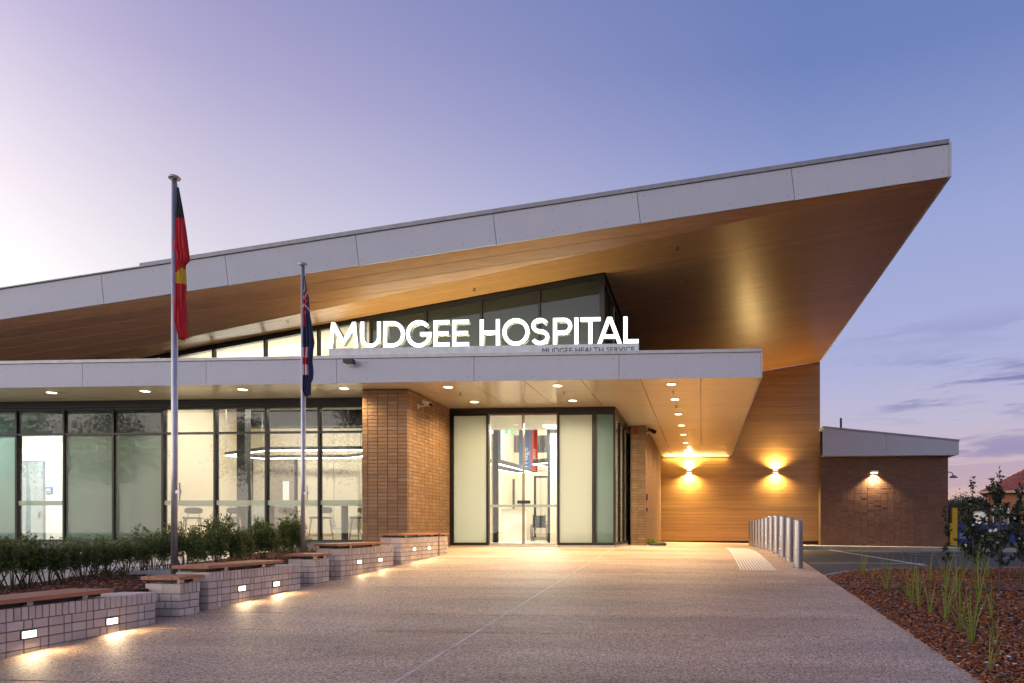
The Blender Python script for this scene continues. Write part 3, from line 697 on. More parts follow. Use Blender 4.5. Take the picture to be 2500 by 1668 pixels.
# charcoal slatted acoustic band
for i in range(16):
    v0 = 990 + i * 3.25
    bpanel(592, 900, v0, v0 + 3.25, mat('acoustic_slat', (.10, .10, .095, 1), rough=.7, rnd=.25), 'slat', off=.004, gap=.004)
dr = bpanel(655, 724, 1118, 1329, BLACKAL, 'door', off=.02)
bpanel(658, 720, 1122, 1329, GREYDOOR, 'door_leaf', off=.03, par=dr)
bpanel(692, 707.5, 1175, 1232, glow('lit_room', (1, .93, .8, 1), 1.0), 'vision_panel', off=.036, par=dr, gap=.002)
d2 = bpanel(592, 619, 1116, 1329, BLACKAL, 'door', off=.02)
bpanel(592.5, 616, 1122, 1329, GREYDOOR, 'door_leaf', off=.03, par=d2)
MB().box(-12.55, -12.32, WB + 1.1, WB + 1.35, 0, 4.2).build('column', CHAR, H)
# toilets lobby behind the first clear pane
MB().box(-23.9, -14.6, 19.6, 19.75, 0, 3.6).build('lobby_wall', WHITE, H)
q = onb(50, 1128, 19.6); q2 = onb(109, 1310, 19.6)
dd = MB().box(q.x, q2.x + .03, 19.57, 19.598, 0.0, q.z + .03).build('door', mat('door_frame_grey', (.22, .25, .28, 1), rough=.5), H)
MB().box(q.x + .03, q2.x - .01, 19.55, 19.569, 0.01, q.z).build('door_leaf', BLUEDOOR, dd)
MB().box(q2.x - .16, q2.x - .06, 19.50, 19.549, .93, .96).box(q2.x - .12, q2.x - .10, 19.50, 19.549, .78, .93).build('handle', STEEL, dd)
q = onb(113, 1189, 19.58); q2 = onb(128, 1205, 19.58)
sg = tag(MB().box(q.x, q2.x, 19.575, 19.599, q2.z, q.z).build('toilet_sign', mat('sign_blue', (.03, .16, .42, 1), rough=.5)), 'small blue toilet sign with white figures beside the grey door', 'sign')
sw = MB(); sx = q2.x - q.x; sz = q.z - q2.z
for f in (.2, .42):
    cx_ = q.x + sx * f; sw.box(cx_ - .018, cx_ + .018, 19.568, 19.574, q2.z + sz * .35, q2.z + sz * .72); sw.lathe([(.001, -.004), (.016, -.003), (.016, .003), (.001, .004)], (cx_, 19.57, q2.z + sz * .83), 8)
cx_ = q.x + sx * .74
sw.tube([(cx_ + .03 * math.cos(a), 19.571, q2.z + sz * .45 + .03 * math.sin(a)) for a in np.linspace(1.9, 6.0, 10)], .006, 5).box(cx_ - .022, cx_ - .010, 19.568, 19.574, q2.z + sz * .45, q2.z + sz * .8)
sw.box(q.x + sx * .2, q.x + sx * .8, 19.568, 19.574, q2.z + sz * .1, q2.z + sz * .18)
sw.build('pictogram', WHITE, sg)
# entrance hall behind the doors
HB = 27.0
MB().box(-8.5, E1 - .1, HB, HB + .2, 0, 5.2).build('hall_wall', CREAM, H)
MB().box(-7.6, -7.45, AB + .25, HB, 0, 5.2).build('hall_side_wall', CREAM, H)
MB().box(E1 - .25, E1 - .12, 22.3, HB, 0, 5.2).build('hall_side_wall', CREAM, H)
MB().box(-7.44, E1 - .26, 22.3, HB, 5.2, 5.25).build('hall_ceiling', WHITE, H)
ib = 22.0
def ibox(u0, u1, v0, v1, m, b=ib, name='inner_door_frame', th=.08, par=H):
    p, q = onb(u0, v0, b), onb(u1, v1, b)
    return MB().box(p.x, q.x, b, b + th, q.z, p.z).build(name, m, par)
ibox(1204, 1216, 1034, 1325, BLACKAL); ibox(1337, 1342, 1034, 1325, BLACKAL)
p, q = onb(1190, 1018, ib), onb(1372, 1040, ib)
MB().hexa([(p.x, ib, p.z - .22), (q.x, ib, q.z - .02), (q.x, ib + .1, q.z - .02), (p.x, ib + .1, p.z - .22)], [(p.x, ib, p.z), (q.x, ib, q.z + .2), (q.x, ib + .1, q.z + .2), (p.x, ib + .1, p.z)]).build('inner_door_header', BLACKAL, H)
MB().box(E0 + .1, onb(1204, 1100, ib).x, ib + .02, ib + .08, 0, 3.5).build('inner_wall', CREAM, H)
MB().box(onb(1343, 1100, ib).x, E1 - .12, ib + .02, ib + .08, 0, 3.5).build('inner_wall', CREAM, H)
hb = HB - .02
hw = MB().box(-7.4, E1 - .27, HB - .03, HB - .002, 3.0, 5.1).build('hall_panelling', CHAR, H)
for u0, u1 in ((1205, 1243), (1243, 1268), (1313, 1336), (1268, 1313)):
    for v0, v1 in ((1000, 1064), (1105, 1150)):
        p, q = onb(u0, v0, HB), onb(u1, v1, HB); MB().box(p.x + .01, q.x - .01, HB - .045, HB - .031, q.z + .01, p.z - .01).build('wall_panel', CREAMP, hw)
ibox(1217, 1256, 1170, 1275, CHAR, HB - .06, 'servery_opening', .05); ibox(1304, 1336, 1162, 1312, BLACKAL, HB - .06, 'door', .05); ibox(1309, 1336, 1167, 1312, CREAMP, HB - .09, 'door_leaf', .02)
# rooms and roof voids are closed at the back so that no sky shows through
MB().box(-24, -7.7, 27.0, 27.2, -.1, 7).box(-24.1, -24, WB, 27.2, -.1, 7).build('rear_wall', CHAR, H)
MB().box(-14.4, E1 - .1, WB + 2.2, WB + 2.35, 4.2, 6.6).build('clerestory_back_wall', CREAM, H)
# ---- interior furniture
def make_stool():
    t = thing('bar_stool', 'x', 'stool', group='bar stools along the window counter')
    MB().box(-.21, .21, -.2, .2, .71, .76).build('seat', GREYFAB, t, bevel=.02)
    bk_ = MB(); n = 9; lo = []; 
    for i in range(n):
        a = -1 + 2 * i / (n - 1); lo.append((a * .21, .2 - .05 * a * a))
    for i in range(n - 1):
        (x0, y0), (x1, y1) = lo[i], lo[i + 1]; e0 = .085 * (1 - abs(-1 + 2 * i / (n - 1)) ** 4 * .5); e1 = .085 * (1 - abs(-1 + 2 * (i + 1) / (n - 1)) ** 4 * .5)
        bk_.hexa([(x0, y0, .94 - e0), (x1, y1, .94 - e1), (x1, y1 + .035, .94 - e1), (x0, y0 + .035, .94 - e0)], [(x0, y0, .94 + e0), (x1, y1, .94 + e1), (x1, y1 + .035, .94 + e1), (x0, y0 + .035, .94 + e0)])
    bk_.build('backrest', GREYFAB, t)
    for sx in (-1, 1):
        for sy in (-1, 1): MB().tube([(sx * .16, sy * .15, .71), (sx * .23, sy * .22, 0)], [.022, .016], 8).build('leg', OAK, t)
        MB().tube([(sx * .13, .17, .72), (sx * .13, .215, .9)], .012, 6).build('back_post', OAK, t)
    MB().bar((-.2, -.19, .28), (.2, -.19, .28), .02).bar((-.2, .19, .28), (.2, .19, .28), .02).bar((-.2, -.19, .25), (-.2, .19, .25), .02).bar((.2, -.19, .25), (.2, .19, .25), .02).build('footrest', OAK, t)
    return t
stool = make_stool(); SB = 18.1
spos = [(470, SB, .5, 'grey stool with oak legs behind the nearest flagpole, leftmost of the row'), (572, SB, .45, 'grey stool with oak legs just left of the dark column inside'), (692, SB, .1, 'grey stool above the trimmed shrub in front of the grey door'),
        (783, SB - .3, -.15, 'grey stool beside the mullion right of the farther flagpole'), (882, SB - .3, -.1, 'grey stool cut off by the brick pier, rightmost of the row')]
for i, (u, b_, rz, lab) in enumerate(spos):
    p = onb(u, 1200, b_)
    if i == 0: stool.location = (p.x, b_, 0.004); stool.rotation_euler.z = rz; stool['label'] = lab
    else: tree_copy(stool, (p.x, b_, 0.004), rz, lab)
def make_chair():
    t = thing('shell_chair', 'x', 'chair', group='pale shell chairs in the waiting room')
    mb = MB(); prof = [(-.22, .46), (-.1, .435), (.08, .43), (.17, .47), (.21, .6), (.235, .8)]
    pr = []
    for k, (y, z) in enumerate(prof):
        w = [.2, .23, .24, .24, .23, .17][k]; c = [0, .01, .02, .03, .03, .02][k]
        pr.append([(x * w, y - abs(x) ** 2 * (.06 if k > 2 else 0), z + abs(x) ** 2 * (c + .02)) for x in (-1, -.5, 0, .5, 1)])
    vs = [p for r in pr for p in r]; fs = [(r * 5 + c, r * 5 + c + 1, (r + 1) * 5 + c + 1, (r + 1) * 5 + c) for r in range(5) for c in range(4)]
    mb.add(vs, fs); o = mb.build('shell', GREYSHELL, t, smooth=True); md = o.modifiers.new('solid', 'SOLIDIFY'); md.thickness = .015
    for sx in (-1, 1):
        for sy in (-1, 1): MB().tube([(sx * .12, sy * .1, .43), (sx * .22, sy * .2, 0)], .011, 6).build('leg', WHITE, t)
    return t
chair = make_chair()
for i, (u, b_, rz, lab) in enumerate([(827, 19.1, 1.9, 'pale shell chair seen sideways left of the grey counter leg'), (868, 19.0, 3.3, 'pale shell chair seen from behind at the brick pier'), (590, 19.3, 2.8, 'pale shell chair hidden low behind the hedge and second stool')]):
    p = onb(u, 1300, b_)
    if i == 0: chair.location = (p.x, b_, .004); chair.rotation_euler.z = rz; chair['label'] = lab
    else: tree_copy(chair, (p.x, b_, .004), rz, lab)
t = thing('counter', 'long thin window counter on grey legs inside the glazing', 'counter', (0, 0, 0))
MB().box(-13.6, -8.05, 17.30, 17.62, 1.04, 1.08).build('counter_top', GREYSHELL, t)
for u in (664, 845): p = onb(u, 1250, 17.5); MB().box(p.x - .05, p.x + .03, 17.35, 17.55, .001, 1.04).build('leg', CHAR, t)
t = thing('cabinet', 'low grey cabinet with a worktop in the waiting room', 'cabinet')
p, q = onb(603, 1228, 20.4), onb(641, 1329, 20.4)
MB().box(p.x, q.x, 20.4, 20.9, 0.002, p.z - .03).build('body', GREYSHELL, t); MB().box(p.x - .02, q.x + .02, 20.38, 20.92, p.z - .03, p.z).build('worktop', CHAR, t)
# pendant LED rings
def ring_light(name, label, pts, zz, parent_z, w=.07, h=.09):
    t = thing(name, label, 'pendant light', group='hexagonal LED pendants'); n = len(pts)
    fr = MB(); gl = MB()
    for i in range(n):
        p, q = pts[i], pts[(i + 1) % n]; fr.bar((p[0], p[1], zz), (q[0], q[1], zz), w, h); gl.bar((p[0], p[1], zz - h / 2 - .012), (q[0], q[1], zz - h / 2 - .012), w * .7, .02)
    fr.build('housing', CHAR, t); gl.build('diffuser', LAMPC, t)
    for i in range(n): MB().tube([(pts[i][0], pts[i][1], zz + h / 2), (pts[i][0], pts[i][1], parent_z)], .004, 4).build('cable', STEEL, t)
    return t
c0 = onb(552, 1062, 20.0); rz_ = 2.65
pl_ = [(onb(552, 1060, 19.6).x, 19.6), (onb(650, 1060, 18.4).x, 18.4), (onb(880, 1060, 18.4).x, 18.4), (onb(925, 1060, 19.6).x, 19.6), (onb(850, 1060, 20.5).x, 20.5), (onb(640, 1060, 20.5).x, 20.5)]
ring_light('pendant_light', 'wide hexagonal LED pendant with dark channel inside the waiting room', pl_, rz_, 4.15)
for lab, uv in (('angled LED pendant running deep into the entrance hall', ((1205, 1128), (1296, 1152), (1262, 1154), (1188, 1141))), ('LED pendant tip at the right of the entrance hall', ((1303, 1132), (1345, 1128.5), (1385, 1135), (1350, 1142)))):
    ring_light('pendant_light', lab, [tuple(onz(u, v, 2.6))[:2] for u, v in uv], 2.66, 5.2, .09, .14)
# hanging banners in the hall
def text_mesh(name, s, size, m, parent, loc, rot, width=None, ex=.002):
    c = bpy.data.curves.new(name, 'FONT'); c.body = s; c.size = size; c.extrude = ex; c.resolution_u = 3
    o = bpy.data.objects.new('tmp', c); COL.objects.link(o); dg = bpy.context.evaluated_depsgraph_get(); me = bpy.data.meshes.new_from_object(o.evaluated_get(dg)); bpy.data.objects.remove(o)
    if width:
        xs = [v.co.x for v in me.vertices]; k = width / (max(xs) - min(xs)); x0 = min(xs)
        for v in me.vertices: v.co.x = (v.co.x - x0) * k
    me.materials.clear(); me.materials.append(m); o = obj(name, me, parent); o.location = loc; o.rotation_euler = rot; o['kind'] = 'stuff'; return o
def banner(u0, u1, v0, v1, b, m, label, txt=None, tv=None):
    p, q = onb(u0, v0, b), onb(u1, v1, b)
    o = tag(MB().box(p.x, q.x, b, b + .03, q.z, p.z).build('hanging_banner', m), label, 'banner', 'hanging banners in the entrance hall')
    if txt:
        w = q.x - p.x; text_mesh('lettering', txt, w * .75, WHITE, o, (q.x - w * .28, b - .004, onb(u0, tv, b).z), (R(90), R(-90), 0))
    return o
BLU = mat('banner_blue', (.055, .17, .42, 1), rough=.6); REDB = mat('banner_red', (.62, .035, .02, 1), rough=.6)
banner(1268, 1295.5, 1030, 1146, 23.4, BLU, 'blue hanging banner lettered Triage in the entrance hall', 'Triage', 1146)
banner(1295.6, 1312, 1036, 1153, 23.4, REDB, 'red hanging banner lettered Emergency in the entrance hall', 'Emergency', 1151)
banner(1216.5, 1222, 1036, 1128, 23.0, BLU, 'narrow plain blue banner at the left door frame in the hall')
# exit sign
p = onb(1232, 1052, 25); ex_ = tag(MB().box(p.x, p.x + .34, 25, 25.06, p.z - .1, p.z + .08).build('exit_sign', glow('exit_green', (.25, .8, .35, 1), 1.2)), 'small lit green exit sign hanging in the entrance hall', 'sign')
mb = MB().box(p.x + .14, p.x + .2, 24.99, 24.998, p.z - .06, p.z + .02).box(p.x + .15, p.x + .19, 24.99, 24.998, p.z + .03, p.z + .06).bar((p.x + .15, 24.994, p.z - .06), (p.x + .11, 24.994, p.z - .09), .02).bar((p.x + .19, 24.994, p.z - .05), (p.x + .24, 24.994, p.z - .085), .02)
mb.build('pictogram', WHITE, ex_)
# reception desk in the hall
t = thing('reception_desk', 'pale reception desk low in the entrance hall', 'desk'); p, q = onb(1217, 1245, 25.5), onb(1274, 1318, 25.5)
MB().box(p.x, q.x, 25.5, 26.2, .002, p.z).build('front', WHITE, t); MB().box(p.x - .03, q.x + .03, 25.45, 26.25, p.z, p.z + .04).build('top', CREAMP, t)
# wheelchair
t = thing('wheelchair', 'dark wheelchair parked in the entrance hall behind the glass doors', 'wheelchair', tuple(onb(1318, 1322, 23.8))[:2] + (.004,), rz=.35)
NAVY = mat('navy_vinyl', (.03, .045, .055, 1), rough=.4)
MB().box(-.21, .21, .17, .2, .5, .9).build('backrest', NAVY, t); MB().box(-.21, .21, -.22, .18, .47, .5).build('seat', NAVY, t)
def ringpts(c, r, n=24): return [(c[0], c[1] + r * math.cos(a), c[2] + r * math.sin(a)) for a in np.linspace(0, 2 * math.pi, n + 1)]
for sx in (-1, 1):
    w = MB().tube(ringpts((sx * .27, .1, .3), .29), .018, 6, caps=False).build('rear_wheel', CHAR, t); sp_ = MB()
    for a in np.linspace(0, math.pi, 7)[:-1]: sp_.tube([(sx * .27, .1 - .28 * math.cos(a), .3 - .28 * math.sin(a)), (sx * .27, .1 + .28 * math.cos(a), .3 + .28 * math.sin(a))], .004, 4)
    sp_.build('spokes', STEEL, w)
    MB().tube(ringpts((sx * .24, -.3, .1), .09, 12), .014, 6, caps=False).build('front_wheel', CHAR, t)
    MB().tube([(sx * .22, .2, .95), (sx * .22, .2, .45), (sx * .23, -.24, .45), (sx * .23, -.32, .18)], .013, 6).build('frame', STEEL, t)
    MB().tube([(sx * .22, .2, .92), (sx * .22, .3, .93)], .016, 6).build('handle', CHAR, t)
    MB().box(sx * .22 - .03, sx * .22 + .03, -.2, .16, .66, .69).build('armrest', CHAR, t)
    MB().box(sx * .12 - .07, sx * .12 + .07, -.52, -.4, .1, .12).bar((sx * .2, -.3, .4), (sx * .15, -.45, .12), .02).build('footrest', STEEL, t)
# ================================================================== LAMPS
def downlight(u, v, label, zs=CZ0, e=90, spot=150, col=WARM, r=.10, group='round downlights in the canopy soffit', onp=None, aimed=True):
    p = onp or onz(u, v, zs)
    t = thing('downlight', label, 'downlight', tuple(p), group)
    MB().lathe([(r + .025, .003), (r + .025, -.006), (r, -.008), (r, .002)], n=16).build('trim_ring', WHITE, t)
    MB().lathe([(.001, -.0105), (r - .004, -.0105), (r - .004, -.0085), (.001, -.0085)], n=16).build('lens', LAMPW, t)
    if e: lamp('downlight_lamp', 'SPOT', (0, 0, -.03), e, col, t, size=.06, spot=spot, blend=.9)
    return t
DL = [(126, 958.5, 'over the frosted panes at the far left'), (354, 955, 'left of the nearest flagpole'), (592.5, 951, 'over the glazing between the two flagpoles'), (840, 948, 'over the glazing just left of the brick pier'),
      (1094, 945, 'front left of the pair before the entry doors'), (1361, 941.5, 'front right of the pair before the entry doors'), (1158, 981, 'rear left above the entry doors'), (1398, 978, 'rear right above the frosted entry pane'),
      (1639, 938, 'first and nearest of the row towards the wood wall'), (1648, 975, 'second of the row towards the wood wall'), (1656, 1011, 'third of the row towards the wood wall'), (1664, 1038.5, 'fourth of the row towards the wood wall'),
      (1668.5, 1061, 'fifth of the row towards the wood wall'), (1673.6, 1081, 'sixth of the row towards the wood wall'), (1676, 1099, 'last of the row, at the wood wall')]
for i, (u, v, lab) in enumerate(DL):
    downlight(u, v, 'round recessed canopy downlight, ' + lab, e=(420 if i < 4 else 480 if i < 8 else 440), r=.1)
# sconces on the wood wall: light up and down
def sconce(u, label, e):
    p = onb(u, 1151.6, BW - .03); t = thing('wall_light', label, 'wall light', (p.x, p.y, p.z), 'up and down lights on the wood wall')
    MB().box(-.13, .13, -.11, 0, -.035, .035).build('housing', BLACKAL, t, bevel=.008); MB().box(-.11, .11, -.10, -.01, .0355, .042).build('upper_lens', LAMPW, t); MB().box(-.11, .11, -.10, -.01, -.042, -.0355).build('lower_lens', LAMPW, t)
    for s in (1, -1): lamp('wall_light_lamp', 'SPOT', (0, -.10, s * .05), e, AMBER, t, aim=(0, -.10, s), size=.05, spot=152, blend=.8)
sconce(1682.7, 'glowing wall light on the wood wall beneath the canopy end', 1250); sconce(1893, 'glowing wall light on the open wood wall above the bollards', 1100)
# LED strip where the canopy meets the wood wall
t = thing('strip_light', 'thin glowing strip where canopy soffit meets the wood wall', 'strip light', (-.3, BW - .1, CZ0 - .015))
MB().box(-1.45, 1.5, -.02, .02, -.008, .012).build('diffuser', glow('strip_diffuser', (1, .72, .35, 1), 3), t); lamp('strip_lamp', 'AREA', (0, -.03, -.03), 30, AMBER, t, aim=(0, -.2, -1), size=2.8, sy=.06)
# uplight trough on the canopy roof washing the soffit crease
t = thing('roof_uplight', 'linear uplight on the canopy roof behind the lit sign washing the wood soffit', 'uplight', (-5.6, 16.45, CZ1))
MB().box(-3.5, 3.2, -.06, .06, -.05, .05).build('housing', BLACKAL, t); MB().box(-3.4, 3.1, -.03, .03, .052, .058).build('diffuser', glow('uplight_diffuser', (1, .85, .5, 1), 3), t)
lamp('uplight_lamp', 'AREA', (-.2, 0, .07), 140, (1, .90, .46), t, aim=(0, -.12, 1), size=6.4, sy=.05)
# interior light: the ceiling panels of each room
def ceil_panel(label, x, y, z, sx, sy, e, col, m=LAMPC):
    t = thing('ceiling_light', label, 'ceiling light', (x, y, z), 'ceiling light panels inside'); MB().box(-sx / 2, sx / 2, -sy / 2, sy / 2, -.02, 0).build('diffuser', m, t)
    lamp('ceiling_lamp', 'AREA', (0, 0, -.04), e, col, t, size=sx, sy=sy); return t
ceil_panel('long ceiling light panel over the waiting room window', -11, 18.9, 4.14, 4.8, .5, 215, (1, .86, .66))
ceil_panel('ceiling light panel in the toilet lobby behind the clear pane', -18.6, 18.3, 3.59, 1.5, 1.1, 190, (1, .97, .92))
ceil_panel('ceiling light panel behind the leftmost frosted panes', -21.8, 18.4, 3.59, 1.6, .8, 90, NEUT)
ceil_panel('ceiling light panel of the entry airlock', -4.6, 21.2, 3.59, .5, .5, 330, (1, .95, .82))
ceil_panel('ceiling light panel of the entrance hall', -5.0, 24.5, 5.19, 3.6, 2.0, 310, NEUT)
ceil_panel('ceiling light panel behind the left clerestory panes', -11.6, 18.2, 4.45, 4.5, .4, 0, NEUT)
lamp('clerestory_lamp', 'AREA', (-11.2, 17.35, 4.3), 85, (1, .84, .62), aim=(0, 1, .2), size=4.5, sy=.2)
# ================================================================== SIGN
LETTERS = {}
def arc(cx_, cy_, rx, ry, a0, a1, n=24): return [(cx_ + rx * math.cos(R(a0 + (a1 - a0) * i / n)), cy_ + ry * math.sin(R(a0 + (a1 - a0) * i / n))) for i in range(n + 1)]
SW = .148
def rect(x0, y0, x1, y1): return [(x0, y0), (x1, y0), (x1, y1), (x0, y1)]
def glyph(ch, w):
    s = SW
    if ch == 'I': return [rect(0, 0, s, 1)]
    if ch == 'L': return [[(0, 0), (w, 0), (w, s), (s, s), (s, 1), (0, 1)]]
    if ch == 'T': c = w / 2; return [[(c - s / 2, 0), (c + s / 2, 0), (c + s / 2, 1 - s), (w, 1 - s), (w, 1), (0, 1), (0, 1 - s), (c - s / 2, 1 - s)]]
    if ch == 'H': return [[(0, 0), (s, 0), (s, .5 - s / 2), (w - s, .5 - s / 2), (w - s, 0), (w, 0), (w, 1), (w - s, 1), (w - s, .5 + s / 2), (s, .5 + s / 2), (s, 1), (0, 1)]]
    if ch == 'E': return [[(0, 0), (w, 0), (w, s), (s, s), (s, .5 - s / 2), (w * .94, .5 - s / 2), (w * .94, .5 + s / 2), (s, .5 + s / 2), (s, 1 - s), (w, 1 - s), (w, 1), (0, 1)]]
    if ch == 'M':
        k = .09; c = w / 2
        return [[(0, 0), (s, 0), (s + k * .62, .66), (c, .10), (w - s - k * .62, .66), (w - s, 0), (w, 0), (w - k, 1), (w - k - s * .95, 1), (c, .36), (k + s * .95, 1), (k, 1)]]
    if ch == 'A':
        c = w / 2; h = .30; t = s * 1.04; x_in = lambda y: t + y * (c - t) / (1 - .23) if False else t + (c - t) * y / .80
        return [[(0, 0), (t, 0), (x_in(.19), .19), (w - x_in(.19), .19), (w - t, 0), (w, 0), (c + t * .55, 1), (c - t * .55, 1)], [(x_in(.34), .34), (c, .80), (w - x_in(.34), .34)]]
    if ch == 'U':
        r = w / 2; return [[(0, 1)] + arc(r, r, r, r, 180, 360) + [(w, 1), (w - s, 1)] + arc(r, r, r - s, r - s, 360, 180) + [(s, 1)]]
    if ch == 'D':
        rx = w - .36; return [[(0, 0), (.36, 0)] + arc(.36, .5, rx, .5, -90, 90) + [(0, 1)], [(s, s), (s, 1 - s)] + arc(.36, .5, rx - s, .5 - s, 90, -90)]
    if ch == 'P':
        r = .31; cx_ = w - r; return [[(0, 0), (s, 0), (s, 1 - 2 * r)] + arc(cx_, 1 - r, r, r, -90, 90) + [(0, 1)], [(s, 1 - 2 * r + s), (s, 1 - s)] + arc(cx_, 1 - r, r - s, r - s, 90, -90)]
    if ch == 'O':
        r = w / 2; return [arc(r, .5, r, .52, 0, 360, 40)[:-1], arc(r, .5, r - s, .52 - s, 360, 0, 40)[:-1]]
    if ch == 'G':
        r = w / 2; y1 = .56; y0 = y1 - s; a_in = math.degrees(math.asin((y0 - .5) / (.52 - s)))
        return [arc(r, .5, r, .52, 40, 360, 36) + [(w, y1), (w * .55, y1), (w * .55, y0)] + arc(r, .5, r - s, .52 - s, 360 + a_in, 40, 36)]
    if ch == 'S':
        xc = w / 2; k = (w - s) / 2; r1, r2 = .212, .225; c1 = 1.01 - s / 2 - r1; c2 = -.01 + s / 2 + r2
        path = arc(xc, c1, k * .93, r1, 25, 250, 18) + arc(xc, c2, k, r2, 68, -155, 18); L_, Rr = [], []
        for i, p in enumerate(path):
            a, b = path[max(0, i - 1)], path[min(len(path) - 1, i + 1)]; dx, dy = b[0] - a[0], b[1] - a[1]; l = math.hypot(dx, dy); nx, ny = -dy / l * s / 2, dx / l * s / 2
            L_.append((p[0] + nx, p[1] + ny)); Rr.append((p[0] - nx, p[1] - ny))
        return [L_ + Rr[::-1]]
def glyph_mesh(ch, w, sx, sz, depth):
    c = bpy.data.curves.new('g', 'CURVE'); c.dimensions = '2D'; c.fill_mode = 'BOTH'; c.extrude = depth / 2
    for poly in glyph(ch, w):
        sp = c.splines.new('POLY'); sp.points.add(len(poly) - 1); sp.use_cyclic_u = True
        for pt, (x, y) in zip(sp.points, poly): pt.co = (x * sx, y * sz, 0, 1)
    o = bpy.data.objects.new('tmp', c); COL.objects.link(o); dg = bpy.context.evaluated_depsgraph_get(); me = bpy.data.meshes.new_from_object(o.evaluated_get(dg)); bpy.data.objects.remove(o)
    return me
SGB = FB + .22
sign = thing('hospital_sign', 'glowing white MUDGEE HOSPITAL sign letters standing on the canopy', 'sign', (0, SGB, 0))
zb = onb(1300, 842.3, SGB).z; capz = onb(1559, 772.5, SGB).z - onb(1559, 837.7, SGB).z
LETG = glow('letter_face', (.93, 1, .95, 1), 3.2); LETS = mat('letter_return', (.42, .46, .46, 1), rough=.4)
SPEC = [('M', 68, 277), ('U', 293, 440), ('D', 457, 612), ('G', 620, 805), ('E', 818, 932), ('E', 952, 1072), ('H', 1150, 1293), ('O', 1312, 1505), ('S', 1515, 1648), ('P', 1675, 1812), ('I', 1828, 1858), ('T', 1870, 2015), ('A', 1993, 2168), ('L', 2180, 2288)]
for ch, x0, x1 in SPEC:
    A0, A1 = onb(780 + x0 * .34043, 820, SGB).x, onb(780 + x1 * .34043, 820, SGB).x
    w = (A1 - A0) / capz
    me = glyph_mesh(ch, w if ch != 'I' else SW, capz, capz, .13)
    me.materials.clear(); me.materials.append(LETG); me.materials.append(LETS)
    for p in me.polygons: p.material_index = 0 if (abs(p.normal.z) > .9 and p.center.z > 0) else 1
    o = obj('letter', me, sign); o.location = (A0, .065, zb); o.rotation_euler = (R(90), 0, 0)
q0, q1 = onb(803, 850, SGB).x, onb(1559, 838, SGB).x
bx = MB().box(q0, q1, .0, .14, CZ1 - .09, zb - .004).build('sign_box', mat('sign_box_grey', (.74, .80, .80, 1), rough=.4), sign)
text_mesh('small_lettering', 'MUDGEE HEALTH SERVICE', .17, mat('sign_black', (.015, .02, .03, 1), rough=.5), bx, (onb(1324, 850, SGB).x, -.003, onb(1440, 857.5, SGB).z - .035), (R(90), 0, 0), width=onb(1549, 850, SGB).x - onb(1324, 850, SGB).x)
lamp('sign_halo_lamp', 'AREA', ((q0 + q1) / 2, .30, zb + .1), 30, (.9, 1, .95), sign, aim=(0, 1, .6), size=6.4, sy=.15)
# ================================================================== SMALL FIXTURES ON THE BUILDING
def bullet_cam(label, p, aim, m, sc=1):
    t = thing('security_camera', label, 'camera', tuple(p)); a = Vector(aim).normalized() * .2 * sc
    MB().tube([-a * .6, a * .6], [.045 * sc, .05 * sc], 10).build('body', m, t); MB().tube([a * .6, a * .68], .04 * sc, 10).build('lens', BLACKAL, t); return t
p = onb(1042, 985, 17.0); p = ona(1042, 985, pa1 + .25)
t = bullet_cam('white bullet camera on a bent arm on the brick pier side', p, (.9, -.5, -.35), WHITE, 1.1); MB().tube([(-.0, 0, 0), (-.08, .05, -.06), (-.24, .05, -.06)], .015, 6).build('arm', WHITE, t); MB().tube([(-.24, .05, -.12), (-.24, .05, 0)], .03, 8).build('mount', WHITE, t)
p = onb(1592, 1052, 22.4); t = bullet_cam('dark bullet camera on the corner of the far brick pier', p, (.6, -.7, -.3), CHAR, 1.3); MB().tube([(0, 0, 0), (-.2, .05, -.08)], .018, 6).build('arm', WHITE, t)
p = onb(1600, 1124, BW - .15); t = thing('dome_camera', 'white dome camera at the left end of the wood wall', 'camera', tuple(p)); MB().lathe([(.06, .2), (.1, .18), (.1, .05), (.15, .0), (.15, -.04), (.08, -.06)], n=16).build('housing', WHITE, t, smooth=False); MB().lathe([(.1, -.055), (.09, -.1), (.04, -.14), (.002, -.15)], n=16).build('dome', BLACKAL, t, smooth=True)
p = onb(853, 882, FB - .12); t = thing('floodlight', 'small dark sensor floodlight on the canopy fascia under the letter M', 'floodlight', tuple(p)); MB().box(-.1, .1, -.1, .06, -.05, .04).build('body', CHAR, t); MB().box(-.06, .06, .02, .117, -.09, -.052).build('bracket', WHITE, t)
p = onb(1552, 1052, P2B - .04); t = thing('fire_alarm', 'red fire alarm strobe high on the far brick pier', 'alarm', tuple(p)); MB().box(-.07, .07, 0, .037, -.09, .09).build('housing', mat('alarm_red', (.35, .02, .015, 1), rough=.4), t); MB().box(-.04, .04, -.015, -.001, -.05, .02).build('lens', mat('alarm_lens', (.5, .08, .06, 1), rough=.2), t)
for v0, v1, lab in ((1206, 1222, 'tall black intercom panel on the lit side of the far brick pier'), (1240, 1249, 'small black push button below the intercom panel')):
    p = ona(1578, v0, p2a1); pz = ona(1578, v1, p2a1).z; t = thing('intercom', lab, 'intercom', (p2a1 + .004, p.y, pz)); MB().box(0, .04, -.06, .06, 0, p.z - pz).build('housing', BLACKAL, t); MB().box(.041, .045, -.03, .03, (p.z - pz) * .3, (p.z - pz) * .6).build('button', STEEL, t)
def sprinkler(p, label):
    t = thing('sprinkler', label, 'sprinkler', tuple(p), 'fire sprinklers in the soffits'); MB().lathe([(.03, 0), (.03, -.006), (.012, -.008), (.012, -.05), (.04, -.055), (.04, -.06)], n=10).build('head', STEEL, t)
